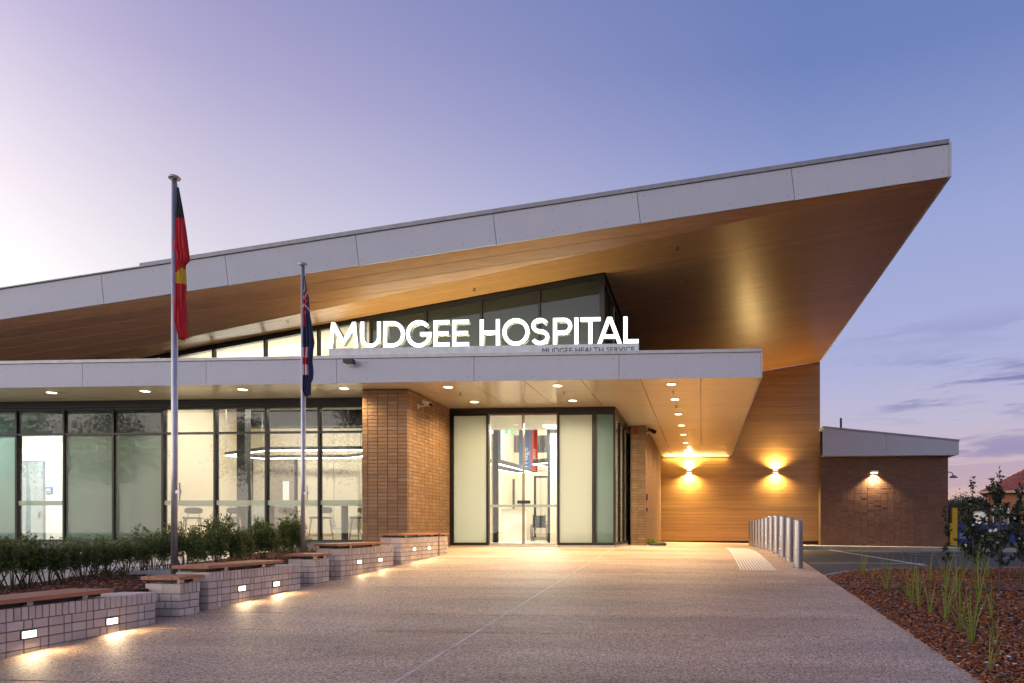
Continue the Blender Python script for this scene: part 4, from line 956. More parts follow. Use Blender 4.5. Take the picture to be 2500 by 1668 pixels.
for (u, v, lab) in ((1124, 960, 'in the canopy soffit left of the entry doors'), (1377, 957, 'in the canopy soffit right of the entry doors'), (1643.5, 955, 'between the first two row downlights'), (1651, 990, 'between the second and third row downlights')): sprinkler(onz(u, v, CZ0 + .003), 'small fire sprinkler head ' + lab)
def onsof(u, v):
    r = ray(u, v); k = (7.93 - .16 * XT - ZC) / (r.z - .16 * r.x); return O + r * k
for (u, v, lab) in ((1654, 604, 'highest of the column on the wood soffit'), (1662, 681, 'second of the column on the wood soffit'), (1668, 742, 'third of the column on the wood soffit'), (1672, 812, 'lowest of the column on the wood soffit'), (1158, 704, 'above the letter E of the sign'), (703, 787, 'on the soffit left of the farther flagpole'), (364, 855, 'low on the dark soffit left of the nearest flagpole')): sprinkler(onsof(u, v) + Vector((0, 0, .002)), 'small fire sprinkler head ' + lab)
# ================================================================== BRICK SEATS
FA = -5.98
def db(u):                               # position along the seat wall for a photo column
    r = ray(u, 1400); return (O + r * (FA / r.x)).y
def bmesh_unit(m): me = UNIT.copy(); me.materials.clear(); me.materials.append(m); return me
UG = bmesh_unit(BRICKG)
def brick_seat(b0, b1, zt, label, tim=None, lights=(), bond=0, gname='brick seats stepping up along the path', depth=.42):
    t = thing('brick_bench', label, 'bench', (FA - depth / 2, b0, zt), gname)
    ox, oy = FA - depth / 2, b0
    def loc(o): return o
    zg = min(G(FA, b0), G(FA, b1)) - .1
    MB().box(-depth / 2 + .010, depth / 2 - .010, .010, b1 - b0 - .010, zg - zt, -.012).build('mortar_core', MORTG, t)
    L = b1 - b0; g = .0065
    def brick(x0, x1, y0, y1, z0, z1):
        o = obj('brick', UG, t); j = random.uniform(-.0015, .002)
        o.location = ((x0 + x1) / 2 + j, (y0 + y1) / 2, (z0 + z1) / 2); o.scale = (x1 - x0, y1 - y0, z1 - z0)
    # brick-on-edge capping: runs through the whole depth
    n = max(1, round(L / .066)); w = L / n
    for i in range(n):
        for (xx0, xx1) in ((-depth / 2, -.003), (.003, depth / 2)): brick(xx0, xx1, i * w + g, (i + 1) * w - g, -.112, random.uniform(-.003, 0))
    # courses
    row = 0; z = -.122
    lz = [(l - b0) for l in lights]
    while z > zg - zt + .02:
        z0, z1 = z - .074, z
        ground_low = min(G(FA, b0), G(FA, b1)) - zt
        if z1 < ground_low - .02: break
        # long face towards the path
        edges = [0.0]; pat = [.145, .07, .145, .145, .07] if row % 2 else [.07, .145, .145, .07, .145]; i = (row + bond) % 5
        while edges[-1] < L - .02:
            edges.append(min(L, edges[-1] + pat[i % 5] + .01)); i += 1
        if len(edges) > 2 and L - edges[-2] < .05: edges.pop(-2)
        for e0, e1 in zip(edges, edges[1:]):
            y0, y1 = e0 + g * (e0 > 0), e1 - g * (e1 < L)
            if row == 1:
                segs = [(y0, y1)]
                for l in lz:
                    ns = []
                    for s0, s1 in segs:
                        if l + .075 <= s0 or l - .075 >= s1: ns.append((s0, s1)); continue
                        if s0 < l - .08: ns.append((s0, l - .08))
                        if s1 > l + .08: ns.append((l + .08, s1))
                    segs = ns
            else: segs = [(y0, y1)]
            for s0, s1 in segs:
                if s1 - s0 > .012: brick(depth / 2 - .1, depth / 2, s0, s1, z0, z1)
        # short face towards the camera
        xs = [depth / 2 - .103, depth / 2 - .25, -depth / 2] if row % 2 == 0 else [depth / 2 - .103, depth / 2 - .178, depth / 2 - .33, -depth / 2]
        for x1, x0 in zip(xs, xs[1:]): brick(x0 + g, x1 - g, 0, .1, z0, z1)
        z -= .086; row += 1
    if tim:
        y0, y1 = tim[0] - b0, tim[1] - b0; zt0, zt1 = .045, .085
        MB().box(-depth / 2 + .03, depth / 2 - .06, y0 + .08, y1 - .06, .012, .044).build('seat_base', BLACKAL, t)
        nb = max(2, int((y1 - y0) / .55))
        for i in range(nb): yy = y0 + (i + .5) * (y1 - y0) / nb; MB().box(depth / 2 - .058, depth / 2 - .02, yy - .03, yy + .03, .001, .044).build('bracket', STEEL, t)
        sl = 5; wd = depth + .05
        for k in range(sl):
            x0 = -depth / 2 - .02 + k * wd / sl; MB().box(x0 + .002, x0 + wd / sl - .002, y0, y1, zt0, zt1).build('slat', TIMB, t, bevel=.003)
    for k, l in enumerate(lights):
        lt = thing('brick_light', 'x', 'step light', (FA + .002, l, zt - .246), 'glowing brick lights set in the seats')
        lt['label'] = BL.pop(0)
        MB().box(-.06, .004, -.073, .073, -.037, .037).build('frame', STEEL, lt); MB().box(.0045, .008, -.062, .062, -.029, .029).build('lens', glow('brick_lens', (1, .9, .68, 1), 5) if 'bl' not in MATS else MATS['bl'], lt)
        lamp('brick_lamp', 'AREA', (.02, 0, 0), 3.8, (1, .72, .40), lt, aim=(1, 0, -.42), size=.13, sy=.05, spread=165)
    return t
BL = ['rectangular light in the nearest brick seat, nearest of all', 'rectangular light in the nearest brick seat, its farther light', 'left glowing light in the long seat behind the nearest cube seat', 'right glowing light in the long seat behind the nearest cube seat',
      'left glowing light in the seat right of the farther flagpole', 'right glowing light in the seat right of the farther flagpole', 'left glowing light in the seat before the brick pier', 'right glowing light in the seat before the brick pier']
brick_seat(3.9, db(382), -.236, 'long brick seat nearest the camera with timber top, cut by the frame edge', (3.9, db(272)), (db(70), db(273)))
brick_seat(db(439), db(489), -.178, 'small cube brick seat with timber top at the nearest flagpole', (db(439) - .04, db(489) + .04), (), 1)
brick_seat(db(509), db(733), -.076, 'long brick seat with timber top between the two cube seats', (db(509) - .04, db(688)), (db(590), db(674)), 2)
brick_seat(db(767.6), db(803), -.02, 'small cube brick seat with timber top at the farther flagpole', (db(767.6) - .04, db(803) + .04), (), 3)
brick_seat(db(832), db(959), .12, 'long brick seat with timber top right of the farther flagpole', (db(832) - .04, db(938)), (db(877), db(928)), 4)
brick_seat(db(978.6), db(1069), .27, 'long brick seat with timber top before the brick pier', (db(978.6) - .05, db(1067)), (db(1011), db(1047)), 0)
brick_seat(db(1073.5), db(1093), .27, 'last short brick seat touching the entry frame, with timber top', (db(1073.5) - .03, db(1094)), (), 1)
# ================================================================== BOLLARDS, TACTILE STRIPS
NTH = ['nearest the camera', 'second', 'third', 'fourth', 'fifth', 'sixth', 'seventh', 'eighth', 'ninth', 'tenth', 'farthest, by the wood wall']
bol = None
for i in range(11):
    a = 1.81; d = 13.2 + 1.27 * i; b = (d + ST * a) / CT; z = G(a, b)
    lab = ('brushed steel bollard in the row beside the road, ' + (NTH[i] if i in (0, 10) else NTH[i] + ' from the camera'))
    if i == 0:
        bol = thing('bollard', lab, 'bollard', (a, b, z), 'steel bollards along the drop-off kerb')
        MB().lathe([(.09, -.05), (.09, .90), (.086, .912), (.07, .916)], n=28).build('post', STEEL, bol, smooth=False); MB().lathe([(.108, -.02), (.108, .006), (.091, .01)], n=24).build('base_ring', STEEL, bol)
    else: tree_copy(bol, (a, b, z), 0, lab)
t = thing('tactile_paving', 'band of white directional tactile strips on the paving near the bollards', 'tactile paving', (0, 0, 0))
nearL, nearR, farL, farR = onz(1815, 1387, -.28), onz(1893, 1387, -.28), onz(1778, 1330, -.15), onz(1812, 1331, -.15)
for k in range(12):
    f = k / 11; x = .72 + .62 * f; b0 = 12.95; b1 = 21.6 - .9 * f; n = 14; mb = MB()
    for i in range(n):
        y0 = b0 + (b1 - b0) * i / n; y1 = b0 + (b1 - b0) * (i + 1) / n
        z0, z1 = G(x, y0), G(x, y1); c = .017
        mb.hexa([(x - c, y0, z0 - .002), (x + c, y0, z0 - .002), (x + c, y1, z1 - .002), (x - c, y1, z1 - .002)], [(x - c * .7, y0, z0 + .006), (x + c * .7, y0, z0 + .006), (x + c * .7, y1, z1 + .006), (x - c * .7, y1, z1 + .006)])
    mb.build('strip', WHITE, t)
# ================================================================== FLAGPOLES AND FLAGS
def flagpole(u, d, vtop, r, label):
    base_ = atd(u, 1400, d); zb_ = BZ(base_.x, base_.y) - .1; zt = atd(u, vtop, d).z
    t = thing('flagpole', label, 'flagpole', (base_.x, base_.y, zb_), 'aluminium flagpoles behind the brick seats'); h = zt - zb_
    MB().lathe([(r * 1.12, 0), (r, h * .3), (r * .92, h - .03)], n=16).build('shaft', POLEM, t, smooth=True); MB().lathe([(r * .9, h - .03), (r * 1.9, h - .025), (r * 2.2, h - .005), (r * 1.6, h + .015), (.004, h + .018)], n=18).build('cap', POLEM, t, smooth=True)
    MB().tube([(r + .02, -.012, 1.0), (r + .022, -.012, h - .1)], .004, 5).build('halyard', WHITE, t); MB().box(r * .7, r + .05, -.02, .02, 1.22, 1.26).tube([(r + .04, 0, 1.12), (r + .04, 0, 1.36)], .008, 6).build('cleat', POLEM, t)
    return base_
D1, D2 = 8.95, 11.3
flagpole(425.5, D1, 433, .034, 'taller looking aluminium flagpole nearest the camera, carrying the red and black flag')
flagpole(739.5, D2, 645, .031, 'farther aluminium flagpole right of the hedge, carrying the blue flag')
def flag(rows, d, name, label, mats, colour, nx=14, folds=3.2, amp=.045):
    """limp cloth: rows of (v, u_left, u_right); folds give it depth"""
    vs = []; fs = []; mi = []; V = np.array([r[0] for r in rows]); UL = np.array([r[1] for r in rows]); UR = np.array([r[2] for r in rows])
    n = 70; vv = np.linspace(V[0], V[-1], n)
    for i, v in enumerate(vv):
        l, r = np.interp(v, V, UL), np.interp(v, V, UR)
        for j in range(nx + 1):
            f = j / nx; wv = math.sin(f * folds * math.pi * 2 + v * .012) * amp * min(1, .25 + i / n * 1.2)
            ff = f + .05 * math.sin(f * folds * 2 * math.pi + v * .012 + 1.2) * (0 < j < nx)
            p = atd(l + (r - l) * ff, v + 1.5 * math.sin(f * 5 + 1) * (i == n - 1) * 2, d); vs.append((p.x, p.y - .02 + wv, p.z))
    for i in range(n - 1):
        for j in range(nx):
            a = i * (nx + 1) + j; fs.append((a, a + 1, a + nx + 2, a + nx + 1)); mi.append(colour(vv[i], (j + .5) / nx))
    mb = MB(); mb.v = vs; mb.f = fs; mb.m = mi; o = mb.build(name, mats, smooth=True); md = o.modifiers.new('solid', 'SOLIDIFY'); md.thickness = .004
    return tag(o, label, 'flag')
def cloth(n, c): return mat(n, c, tuple(x * .85 for x in c[:3]) + (1,), rough=.75, scale=30)
CB, CR_, CY, CN, CWH = cloth('flag_black', (.02, .02, .022, 1)), cloth('flag_red', (.58, .012, .022, 1)), cloth('flag_yellow', (.75, .48, .03, 1)), cloth('flag_navy', (.018, .025, .085, 1)), cloth('flag_white', (.72, .70, .70, 1))
def col1(v, f):
    if v < 536 - 6 * f: return 0
    if 652 + 18 * (1 - f) < v < 694: return 2 if f > .12 else 1
    return 1
flag([(460, 435, 438.5), (500, 434, 445), (535, 432, 450), (580, 430, 456), (612, 427, 461), (614, 433, 461.5), (636, 436, 463.5), (648, 435, 452), (690, 435, 454), (740, 433, 456), (790, 434, 458.5), (812, 440, 460), (829, 446, 460)], D1, 'flag', 'limp black, red and yellow flag on the nearest flagpole', [CB, CR_, CY], col1)
def col2(v, f):
    u_ = f
    if v < 706:
        return 1 if (.35 < f < .5 and v > 680) else (2 if .5 < f < .6 else 0)
    if v < 760:
        x = (v - 706) / 54; d1 = abs(f - x * .9); d2 = abs(f - (.95 - x * .9))
        if d1 < .10 or d2 < .08: return 1
        if d1 < .19 or d2 < .15: return 2
        if f < .25: return 1
        return 0
    if v < 795:
        if f < .22 + (795 - v) * .006: return 1
        return 2 if f < .3 + (795 - v) * .006 else 0
    if 848 < v < 915 and f < .5:
        return 1 if abs(f - .22) < .12 or abs(v - 880) < 8 else 2
    return 0
flag([(676, 744.5, 746.5), (700, 744, 750), (735, 742, 756), (770, 742.5, 758), (800, 743, 762), (838, 743, 767), (853, 744, 764), (880, 743.5, 761), (910, 744, 764.5), (925, 744, 764), (935, 744, 759), (955, 743, 758.5), (968, 749, 758)], D2, 'flag', 'limp navy ensign with red and white cross on the farther flagpole', [CN, CR_, CWH], col2, folds=2.6, amp=.04)
# ================================================================== PLANTS
def leaves(mb_v, pts, dirs, L, Wd):
    """add folded leaves: 4 corners each, base, side, tip, side"""
    n = len(pts); up = RNG.normal(0, 1, (n, 3)); dirs = dirs / np.linalg.norm(dirs, axis=1)[:, None]
    sd = np.cross(dirs, up); sd /= np.linalg.norm(sd, axis=1)[:, None] + 1e-9; nn = np.cross(sd, dirs)
    mid = pts + dirs * (L * .45)[:, None]
    V = np.stack([pts, mid + sd * (Wd / 2)[:, None] + nn * (Wd * .15)[:, None], pts + dirs * L[:, None] - nn * (L * .1)[:, None], mid - sd * (Wd / 2)[:, None] + nn * (Wd * .15)[:, None]], 1).reshape(-1, 3)
    mb_v.append(V)
def leafmesh(name, V, m):
    V = np.concatenate(V); n = len(V) // 4; me = bpy.data.meshes.new(name); me.vertices.add(len(V)); me.vertices.foreach_set('co', V.ravel().astype(np.float32))
    tri = np.array([0, 1, 2, 0, 2, 3])[None, :] + np.arange(n)[:, None] * 4
    me.loops.add(n * 6); me.loops.foreach_set('vertex_index', tri.ravel().astype(np.int32)); me.polygons.add(n * 2); me.polygons.foreach_set('loop_start', (np.arange(n * 2) * 3).astype(np.int32))
    me.materials.append(m); me.update(calc_edges=True); return me
def shrub_meshes(h, w, shoots, per, leafL, seed, flat=1.0, ball=False):
    rs = np.random.default_rng(seed); V = []; tips = []; stem = MB()
    for s in range(shoots):
        az = rs.uniform(0, 2 * np.pi); rr = w * math.sqrt(rs.uniform(0, 1)); hh = h * (rs.uniform(.62, 1.0) if not ball else math.sqrt(max(.05, 1 - (rr / w) ** 2 * .75)) * rs.uniform(.7, 1))
        tip = np.array([rr * math.cos(az), rr * math.sin(az), hh]); b = np.array([tip[0] * .25, tip[1] * .25, 0]); k = np.array([tip[0] * .8, tip[1] * .8, hh * .45])
        ts = rs.uniform(.40, 1, per) ** .8; P = ((1 - ts) ** 2)[:, None] * b + (2 * ts * (1 - ts))[:, None] * k + (ts ** 2)[:, None] * tip
        P += rs.normal(0, .022, P.shape); D = rs.normal(0, 1, (per, 3)); D[:, :2] += P[:, :2] / w * .9; D[:, 2] += .55
        L = rs.uniform(.6, 1.15, per) * leafL; leaves(V, P, D, L, L * rs.uniform(.26, .38, per))
        if s < 16: stem.tube([b, tuple(.5 * (b + k)), k, tip], [.008, .006, .004, .002], 4)
    return V, stem
SHR = []
for i in range(3):
    V, st_ = shrub_meshes(.72, .26, 34, 44, .066, 40 + i); SHR.append((leafmesh('foliage', V, LEAFH), st_.mesh('stems', BARK), .72))
BIG = []
for i in range(3):
    V, st_ = shrub_meshes(1.0, .42 if i == 0 else .32, 72, 66, .07, 70 + i, ball=True); BIG.append((leafmesh('foliage', V, LEAFH), st_.mesh('stems', BARK), 1.0))
RNG2 = np.random.default_rng(5)
def shrub(p, src, sc, label, group, rz, wsc=1):
    t = thing('shrub', label, 'shrub', p, group, rz); t.scale = (sc * wsc, sc * wsc, sc)
    obj('foliage', src[0], t, kind='stuff'); obj('stems', src[1], t); return t
ROW = [(-20, 8.0, 1302, 'cut off at the left frame edge'), (30, 8.1, 1303, 'leftmost whole one, before the white glow'), (66, 8.25, 1318, 'second from the left, before the white glow'), (118, 8.4, 1313, 'third from the left, under the toilet door'), (160, 8.6, 1330, 'low one at the end of the white glow'), (203, 8.8, 1313, 'under the third frosted pane'), (232, 9.0, 1322, 'low one left of the middle frosted pane'),
       (262, 9.2, 1309, 'under the mullion left of the nearest flagpole'), (310, 9.4, 1312, 'two places left of the nearest flagpole'), (345, 9.6, 1322, 'low dense one left of the nearest flagpole'), (372, 9.8, 1283, 'tallest, just left of the nearest flagpole'), (407, 10.0, 1312, 'half hidden by the nearest flagpole'), (452, 10.2, 1277, 'just right of the nearest flagpole')]
for i, (u, d, vt, lab) in enumerate(ROW):
    p = atd(u, 1400, d); z0 = BZ(p.x, p.y) if p.x > -8.45 else -.12; zt = atd(u, vt, d).z; s = SHR[i % 3]
    shrub((p.x, p.y, z0), s, (zt - z0) / (s[2] * .97), 'young green hedge shrub, ' + lab, 'hedge shrubs behind the brick seats', i * 1.7, 1.0 if vt > 1300 else .85)
for i, (u, d, vt, ws, lab) in enumerate([(536, 10.3, 1251, .95, 'largest bushy shrub between the flagpoles, below the first two stools'), (640, 11.2, 1258, .95, 'rounded bushy shrub in the middle between the flagpoles'), (712, 11.9, 1247, .95, 'rounded bushy shrub touching the farther flagpole'), (590, 10.6, 1284, .6, 'narrow dark shrub between the two biggest bushes'), (478, 10.5, 1290, .7, 'smaller leafy shrub at the left of the biggest bush')]):
    p = atd(u, 1400, d); z0 = BZ(p.x, p.y); zt = atd(u, vt, d).z; s = BIG[i % 3]
    shrub((p.x, p.y, z0), s, (zt - z0) / .97, lab, 'bushy shrubs between the flagpoles', i * 2.1, ws)
# small leafy ground plants at the rear of the bed
V, st_ = shrub_meshes(.16, .2, 16, 16, .06, 91); gp = leafmesh('foliage', V, LEAFR)
for i, (u, v, d, lab) in enumerate([(770, 1345, 12.6, 'low yellow green plant right of the farther flagpole base'), (700, 1352, 12.2, 'low reddish plant left of the farther flagpole base'), (280, 1425, 8.7, 'low grey green plant at the foot of the hedge')]):
    p = atd(u, v, d); t = thing('ground_plant', lab, 'plant', (p.x, p.y, BZ(p.x, p.y)), None, i); obj('foliage', gp, t, kind='stuff')
# glowing box added beyond the hedge, standing in for a bright patch of unknown source
t = thing('glow_patch_box', 'brightly glowing low white box added for a bright patch behind the hedge at the far left', 'added glow')
p, q = atd(-60, 1388, 10.2), atd(152, 1428, 10.0)
MB().box(p.x, q.x, 9.45, 9.9, -.4, p.z).build('body', WHITE, t); MB().box(p.x + .02, q.x - .02, 9.44, 9.449, -.35, p.z - .03).build('diffuser', glow('glow_patch', (.93, .95, 1, 1), 4), t)
# strap-leaf tufts in the right bed
def tuft_mesh(n, h, seed, spread=.5):
    rs = np.random.default_rng(seed); mb = MB()
    for i in range(n):
        az = rs.uniform(0, 6.28); le = h * rs.uniform(.45, 1.05); lean = rs.uniform(.05, spread) * (1.6 if rs.uniform() < .15 else 1); w = rs.uniform(.006, .0125); r0 = rs.uniform(0, .03)
        dx, dy = math.cos(az), math.sin(az); tw = rs.uniform(-.6, .6); sx, sy = -math.sin(az + tw), math.cos(az + tw); vs = []
        for k in range(6):
            f = k / 5; rr = r0 + le * lean * f ** 1.6; zz = le * f * (1 - .22 * lean * f * f * 1.4); ww = w * (1 - f) ** .6 * (.75 + .5 * min(1, f * 3)) / 2
            vs += [(dx * rr + sx * ww, dy * rr + sy * ww, zz), (dx * rr - sx * ww, dy * rr - sy * ww, zz)]
        mb.add(vs, [(2 * k, 2 * k + 1, 2 * k + 3, 2 * k + 2) for k in range(5)])
    return mb.mesh('tuft', BLADEM, smooth=True)
TUF = [tuft_mesh(n, h, s, sp) for n, h, s, sp in ((14, .68, 1, .6), (9, .78, 2, .4), (17, .58, 3, .8), (8, .48, 4, .7), (15, .62, 5, .42))]
TL = [(2372, 1568, .9, 2, 'wide strap leaf tuft nearest the camera on the mulch'), (2308, 1519, 1.0, 0, 'tall strap leaf tuft left of the nearest wide one'), (2343, 1542, .8, 4, 'slim strap leaf tuft between two wider tufts in front'), (2428, 1580, .75, 3, 'thin sparse tuft at the right front of the mulch'),
      (2270, 1500, .8, 1, 'leaning pair of blades at the left middle of the bed'), (2227, 1475, .95, 1, 'upright tall blades nearest the path edge'), (2243, 1486, .8, 4, 'short upright tuft beside the path edge blades'), (2164, 1440, 1.0, 4, 'feathery tuft near the bed kerb at left'), (2108, 1405, .9, 4, 'first small tuft near the tip of the bed'),
      (2310, 1440, 1.0, 1, 'tall slender tuft in the middle of the bed'), (2338, 1450, 1.0, 0, 'broad upright tuft right of the slender middle one'), (2270, 1418, .95, 1, 'rear tuft before the asphalt at centre'), (2385, 1405, 1.0, 0, 'bright tuft under the leafy camellia'), (2390, 1475, .95, 4, 'tall dark tuft before the camellia stem'), (2412, 1409, .8, 2, 'small bright tuft right under the camellia'),
      (2422, 1510, .75, 1, 'drooping blades right of centre in the bed'), (2213, 1455, .5, 3, 'tiny tuft behind the path edge blades'), (2190, 1448, .5, 3, 'tiny tuft beside the feathery one'), (2415, 1640, .6, 3, 'tiny sparse blades at the lower right corner'), (2352, 1405, .9, 4, 'rear tuft left of the camellia'), (2130, 1412, .7, 3, 'second small tuft near the tip of the bed')]
def onmulch(u, v):
    r = ray(u, v); k = 8.0
    for _ in range(30):
        p = O + r * k; k = k + (MZ(p.x, p.y) - p.z) / (r.z - .05) * .7
    return O + r * k
for i, (u, v, s, k, lab) in enumerate(TL):
    p = onmulch(u, v); o = obj('strap_leaf_tuft', TUF[k]); o.location = (p.x, p.y, MZ(p.x, p.y) - .01); s *= 1.3 if v > 1530 else 1.12; o.scale = (s, s, s * 1.05); o.rotation_euler.z = i * 1.3 + .4; tag(o, lab, 'plant', 'strap leaf tufts in the mulched bed')
# camellias: open stems, glossy dark leaves, white flowers
def camellia(u, v, vt, seed, nbr, label, fl, spread=.42, low=.2):
    rs = np.random.default_rng(seed); p = onmulch(u, v); h = atd(u, vt, dep(p.x, p.y)).z - p.z
    t = thing('camellia', label, 'shrub', (p.x, p.y, p.z - .02), 'camellias in the mulched bed'); st_ = MB(); V = []; F = MB()
    st_.tube([(0, 0, 0), (.01, .01, h * .5), (0, .02, h * .97)], [.013, .009, .003], 6)
    brs = [((0, 0, h * .45), (0, .02, h))]
    for i in range(nbr):
        z0 = h * rs.uniform(low, .75); az = rs.uniform(0, 6.28); ln = spread * rs.uniform(.5, 1) * (1.15 - z0 / h * .6); q = (ln * math.cos(az), ln * math.sin(az), z0 + ln * rs.uniform(.5, 1.5)); q = (q[0], q[1], min(q[2], h * .98)); st_.tube([(0, .01, z0), tuple(.5 * np.array(q) + .5 * np.array((0, 0, z0 + .02))), q], [.006, .004, .002], 4); brs.append(((0, .01, z0), q))
    for (a, b) in brs:
        a, b = np.array(a), np.array(b); n = int(24 + 62 * np.linalg.norm(b - a)); ts = rs.uniform(.25, 1.03, n)[:, None]; P = a + (b - a) * ts + rs.normal(0, .012, (n, 3)); D = rs.normal(0, 1, (n, 3)) + (b - a) / np.linalg.norm(b - a) * .6; L = rs.uniform(.045, .085, n); leaves(V, P, D, L, L * rs.uniform(.42, .58, n))
    obj('foliage', leafmesh('foliage', V, LEAFD), t, kind='stuff'); st_.build('stems', BARK, t)
    for i in range(fl):
        a, b = brs[rs.integers(1, len(brs))]; f = rs.uniform(.6, 1); c = Vector(np.array(a) + (np.array(b) - np.array(a)) * f) + Vector(rs.normal(0, .03, 3)); c.y -= .04
        fm = MB(); k0 = rs.uniform(0, 6)
        for k in range(6):
            g = k0 + k * math.pi / 3; rr = .026; e = Vector((math.cos(g) * rr, -.012, math.sin(g) * rr)); s_ = Vector((-math.sin(g), 0, math.cos(g))) * .013; fm.add([c, c + e * .6 + s_, c + e + Vector((0, -.012, 0)), c + e * .6 - s_], [(0, 1, 2, 3)])
        fm.build('flower', PETAL, t)
    return t
camellia(2440, 1441, 1150, 3, 22, 'tall open camellia with white flowers nearest the camera at the right', 4)
camellia(2375, 1413, 1167, 8, 24, 'tall open camellia with few flowers left of the nearest one', 3, .28)
camellia(2308, 1395, 1236, 12, 7, 'thin dark sapling against the brick wing corner', 0, .09, .1)
camellia(2492, 1432, 1185, 21, 22, 'leafy camellia half outside the right frame edge', 5, .4)
camellia(2405, 1400, 1290, 31, 16, 'low spreading camellia between the two tall ones', 3, .45, .1)
# fallen petals
pm = MB()
for i in range(26):
    u, v = random.uniform(2330, 2495), random.uniform(1440, 1640); p = onmulch(u, v); g = random.uniform(0, 6); r = random.uniform(.012, .024); z = MZ(p.x, p.y) + .022
    pm.add([(p.x + r * math.cos(g + k * 1.26), p.y + r * math.sin(g + k * 1.26), z + random.uniform(0, .012)) for k in range(5)], [(0, 1, 2, 3, 4)])
tag(pm.build('fallen_petals', PETAL, kind='stuff'), 'white camellia petals scattered on the mulch', 'petals')
# small pot plant at the far pier
p = onz(1597, 1330, -.06); t = thing('rock_planting', 'little green plant among dark stones at the far brick pier', 'plant', (-1.55, 22.3, G(-1.5, 22.3)))
V, st_ = shrub_meshes(.2, .22, 18, 16, .08, 95); obj('foliage', leafmesh('foliage', V, BLADEM), t, kind='stuff')
for k, (x, y, r) in enumerate(((.12, -.1, .09), (.28, -.06, .13), (-.1, -.12, .07), (.02, -.16, .08))):
    mb = MB().lathe([(r * .7, -.02), (r, r * .3), (r * .8, r * .7), (r * .3, r * .9)], (x, y, 0), 9); mb.build('stone', CHAR, t, smooth=True)
# ================================================================== BRICK WING
WG = 31.0
w0, w1 = onb(2003, 1200, WG).x, onb(2315, 1200, WG).x
WZ1 = onb(2200, 1112, WG).z
wing = thing('brick_wing', 'low brown brick wing with sloping grey fascia right of the wood wall', 'building', (0, 0, 0))
core = MB().box(w0 + .01, w1 - .01, WG + .008, WG + 12, -.9, WZ1).build('wall', mat('wing_mortar', (.16, .11, .085, 1), rough=.9), wing)
mb = MB()
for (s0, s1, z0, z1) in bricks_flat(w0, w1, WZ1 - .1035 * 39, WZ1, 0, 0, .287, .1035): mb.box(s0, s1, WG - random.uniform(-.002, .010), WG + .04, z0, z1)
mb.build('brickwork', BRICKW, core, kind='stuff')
f0, f1, fj = onb(2009, 1100, WG - .5).x, onb(2341, 1100, WG - .5).x, onb(2164, 1100, WG - .5).x
zl, zr, zbm = onb(2008, 1045, WG - .5).z, onb(2341, 1078, WG - .5).z, onb(2200, 1112, WG - .5).z
zz = lambda a: zl + (zr - zl) * (a - f0) / (f1 - f0)
for x0, x1 in ((f0, fj - .006), (fj + .006, f1)):
    q = [(x0, zbm), (x1, zbm), (x1, zz(x1)), (x0, zz(x0))]; MB().hexa([(x, WG - .5, z) for x, z in q], [(x, WG - .47, z) for x, z in q]).build('fascia_panel', PANEL, wing)
MB().hexa([(f0, WG - .53, zz(f0) + .005), (f1 + .02, WG - .53, zz(f1) + .005), (f1 + .02, WG + 12, zz(f1) + .005), (f0, WG + 12, zz(f0) + .005)], [(f0, WG - .53, zz(f0) + .08), (f1 + .02, WG - .53, zz(f1) + .08), (f1 + .02, WG + 12, zz(f1) + .08), (f0, WG + 12, zz(f0) + .08)]).build('roof', CAPM, wing)
MB().box(f0, f1 - .01, WG - .46, WG + 12, zbm + .01, zbm + .05).build('eave_soffit', PANEL, wing)
p = onb(2053, 1021, WG + 2); pq = onb(2053, 1060, WG + 2); MB().tube([(p.x, WG + 2, pq.z), (p.x, WG + 2, p.z)], .05, 10).build('vent_pipe', CHAR, wing)
p = onb(2133, 1153, WG); t = thing('bulkhead_light', 'warm lamp glowing on the brick wing wall', 'wall light', (p.x, WG - .008, p.z)); MB().box(-.16, .16, -.2, 0, -.02, .05).build('housing', WHITE, t); MB().box(-.13, .13, -.17, -.02, -.05, -.021).build('lens', LAMPW, t); lamp('bulkhead_lamp', 'SPOT', (0, -.13, -.08), 480, (1, .74, .38), t, aim=(0, .12, -1), size=.06, spot=125, blend=.5)
p = onb(2326, 1160, WG + .3); t = thing('gooseneck_lamp', 'unlit gooseneck lamp at the end corner of the brick wing', 'lamp', (w1 - .02, WG + .3, p.z)); MB().tube([(0, 0, .12), (.2, 0, .13), (.3, 0, .08), (.33, 0, -.02)], .02, 6).build('arm', CHAR, t); MB().lathe([(.03, .06), (.14, 0), (.18, -.06), (.16, -.065)], (.35, 0, -.06), 14).build('shade', CAPM, t)
# ================================================================== FAR RIGHT: POST, FENCE BANNER, HOUSE, TREES
YEL = mat('safety_yellow', (.88, .52, .01, 1), rough=.5)
def fbox(mb, u0, u1, v0, v1, d, th): p, q = atd(u0, v0, d), atd(u1, v1, d); return mb.box(p.x, q.x, p.y, p.y + th, q.z, p.z)
t = thing('guard_post', 'yellow stepped guard post at the corner of the brick wing', 'post'); fbox(MB(), 2325, 2337, 1240, 1333, 33.5, .25).build('post', YEL, t); fbox(MB(), 2319, 2324.7, 1278, 1333, 33.5, .25).build('step', YEL, t)
t = thing('service_box', 'black service box behind the yellow guard post', 'cabinet'); fbox(MB(), 2312, 2325, 1226, 1332, 34.2, .5).build('body', CHAR, t); fbox(MB(), 2314, 2324, 1232, 1320, 34.18, .015).build('door', BLACKAL, t)
t = thing('banner_fence', 'temporary fence with a long blue hospital redevelopment banner', 'fence'); BLUEB = mat('mesh_blue', (.03, .05, .24, 1), (.04, .07, .30, 1), rough=.7, scale=1.2)
bnx = []
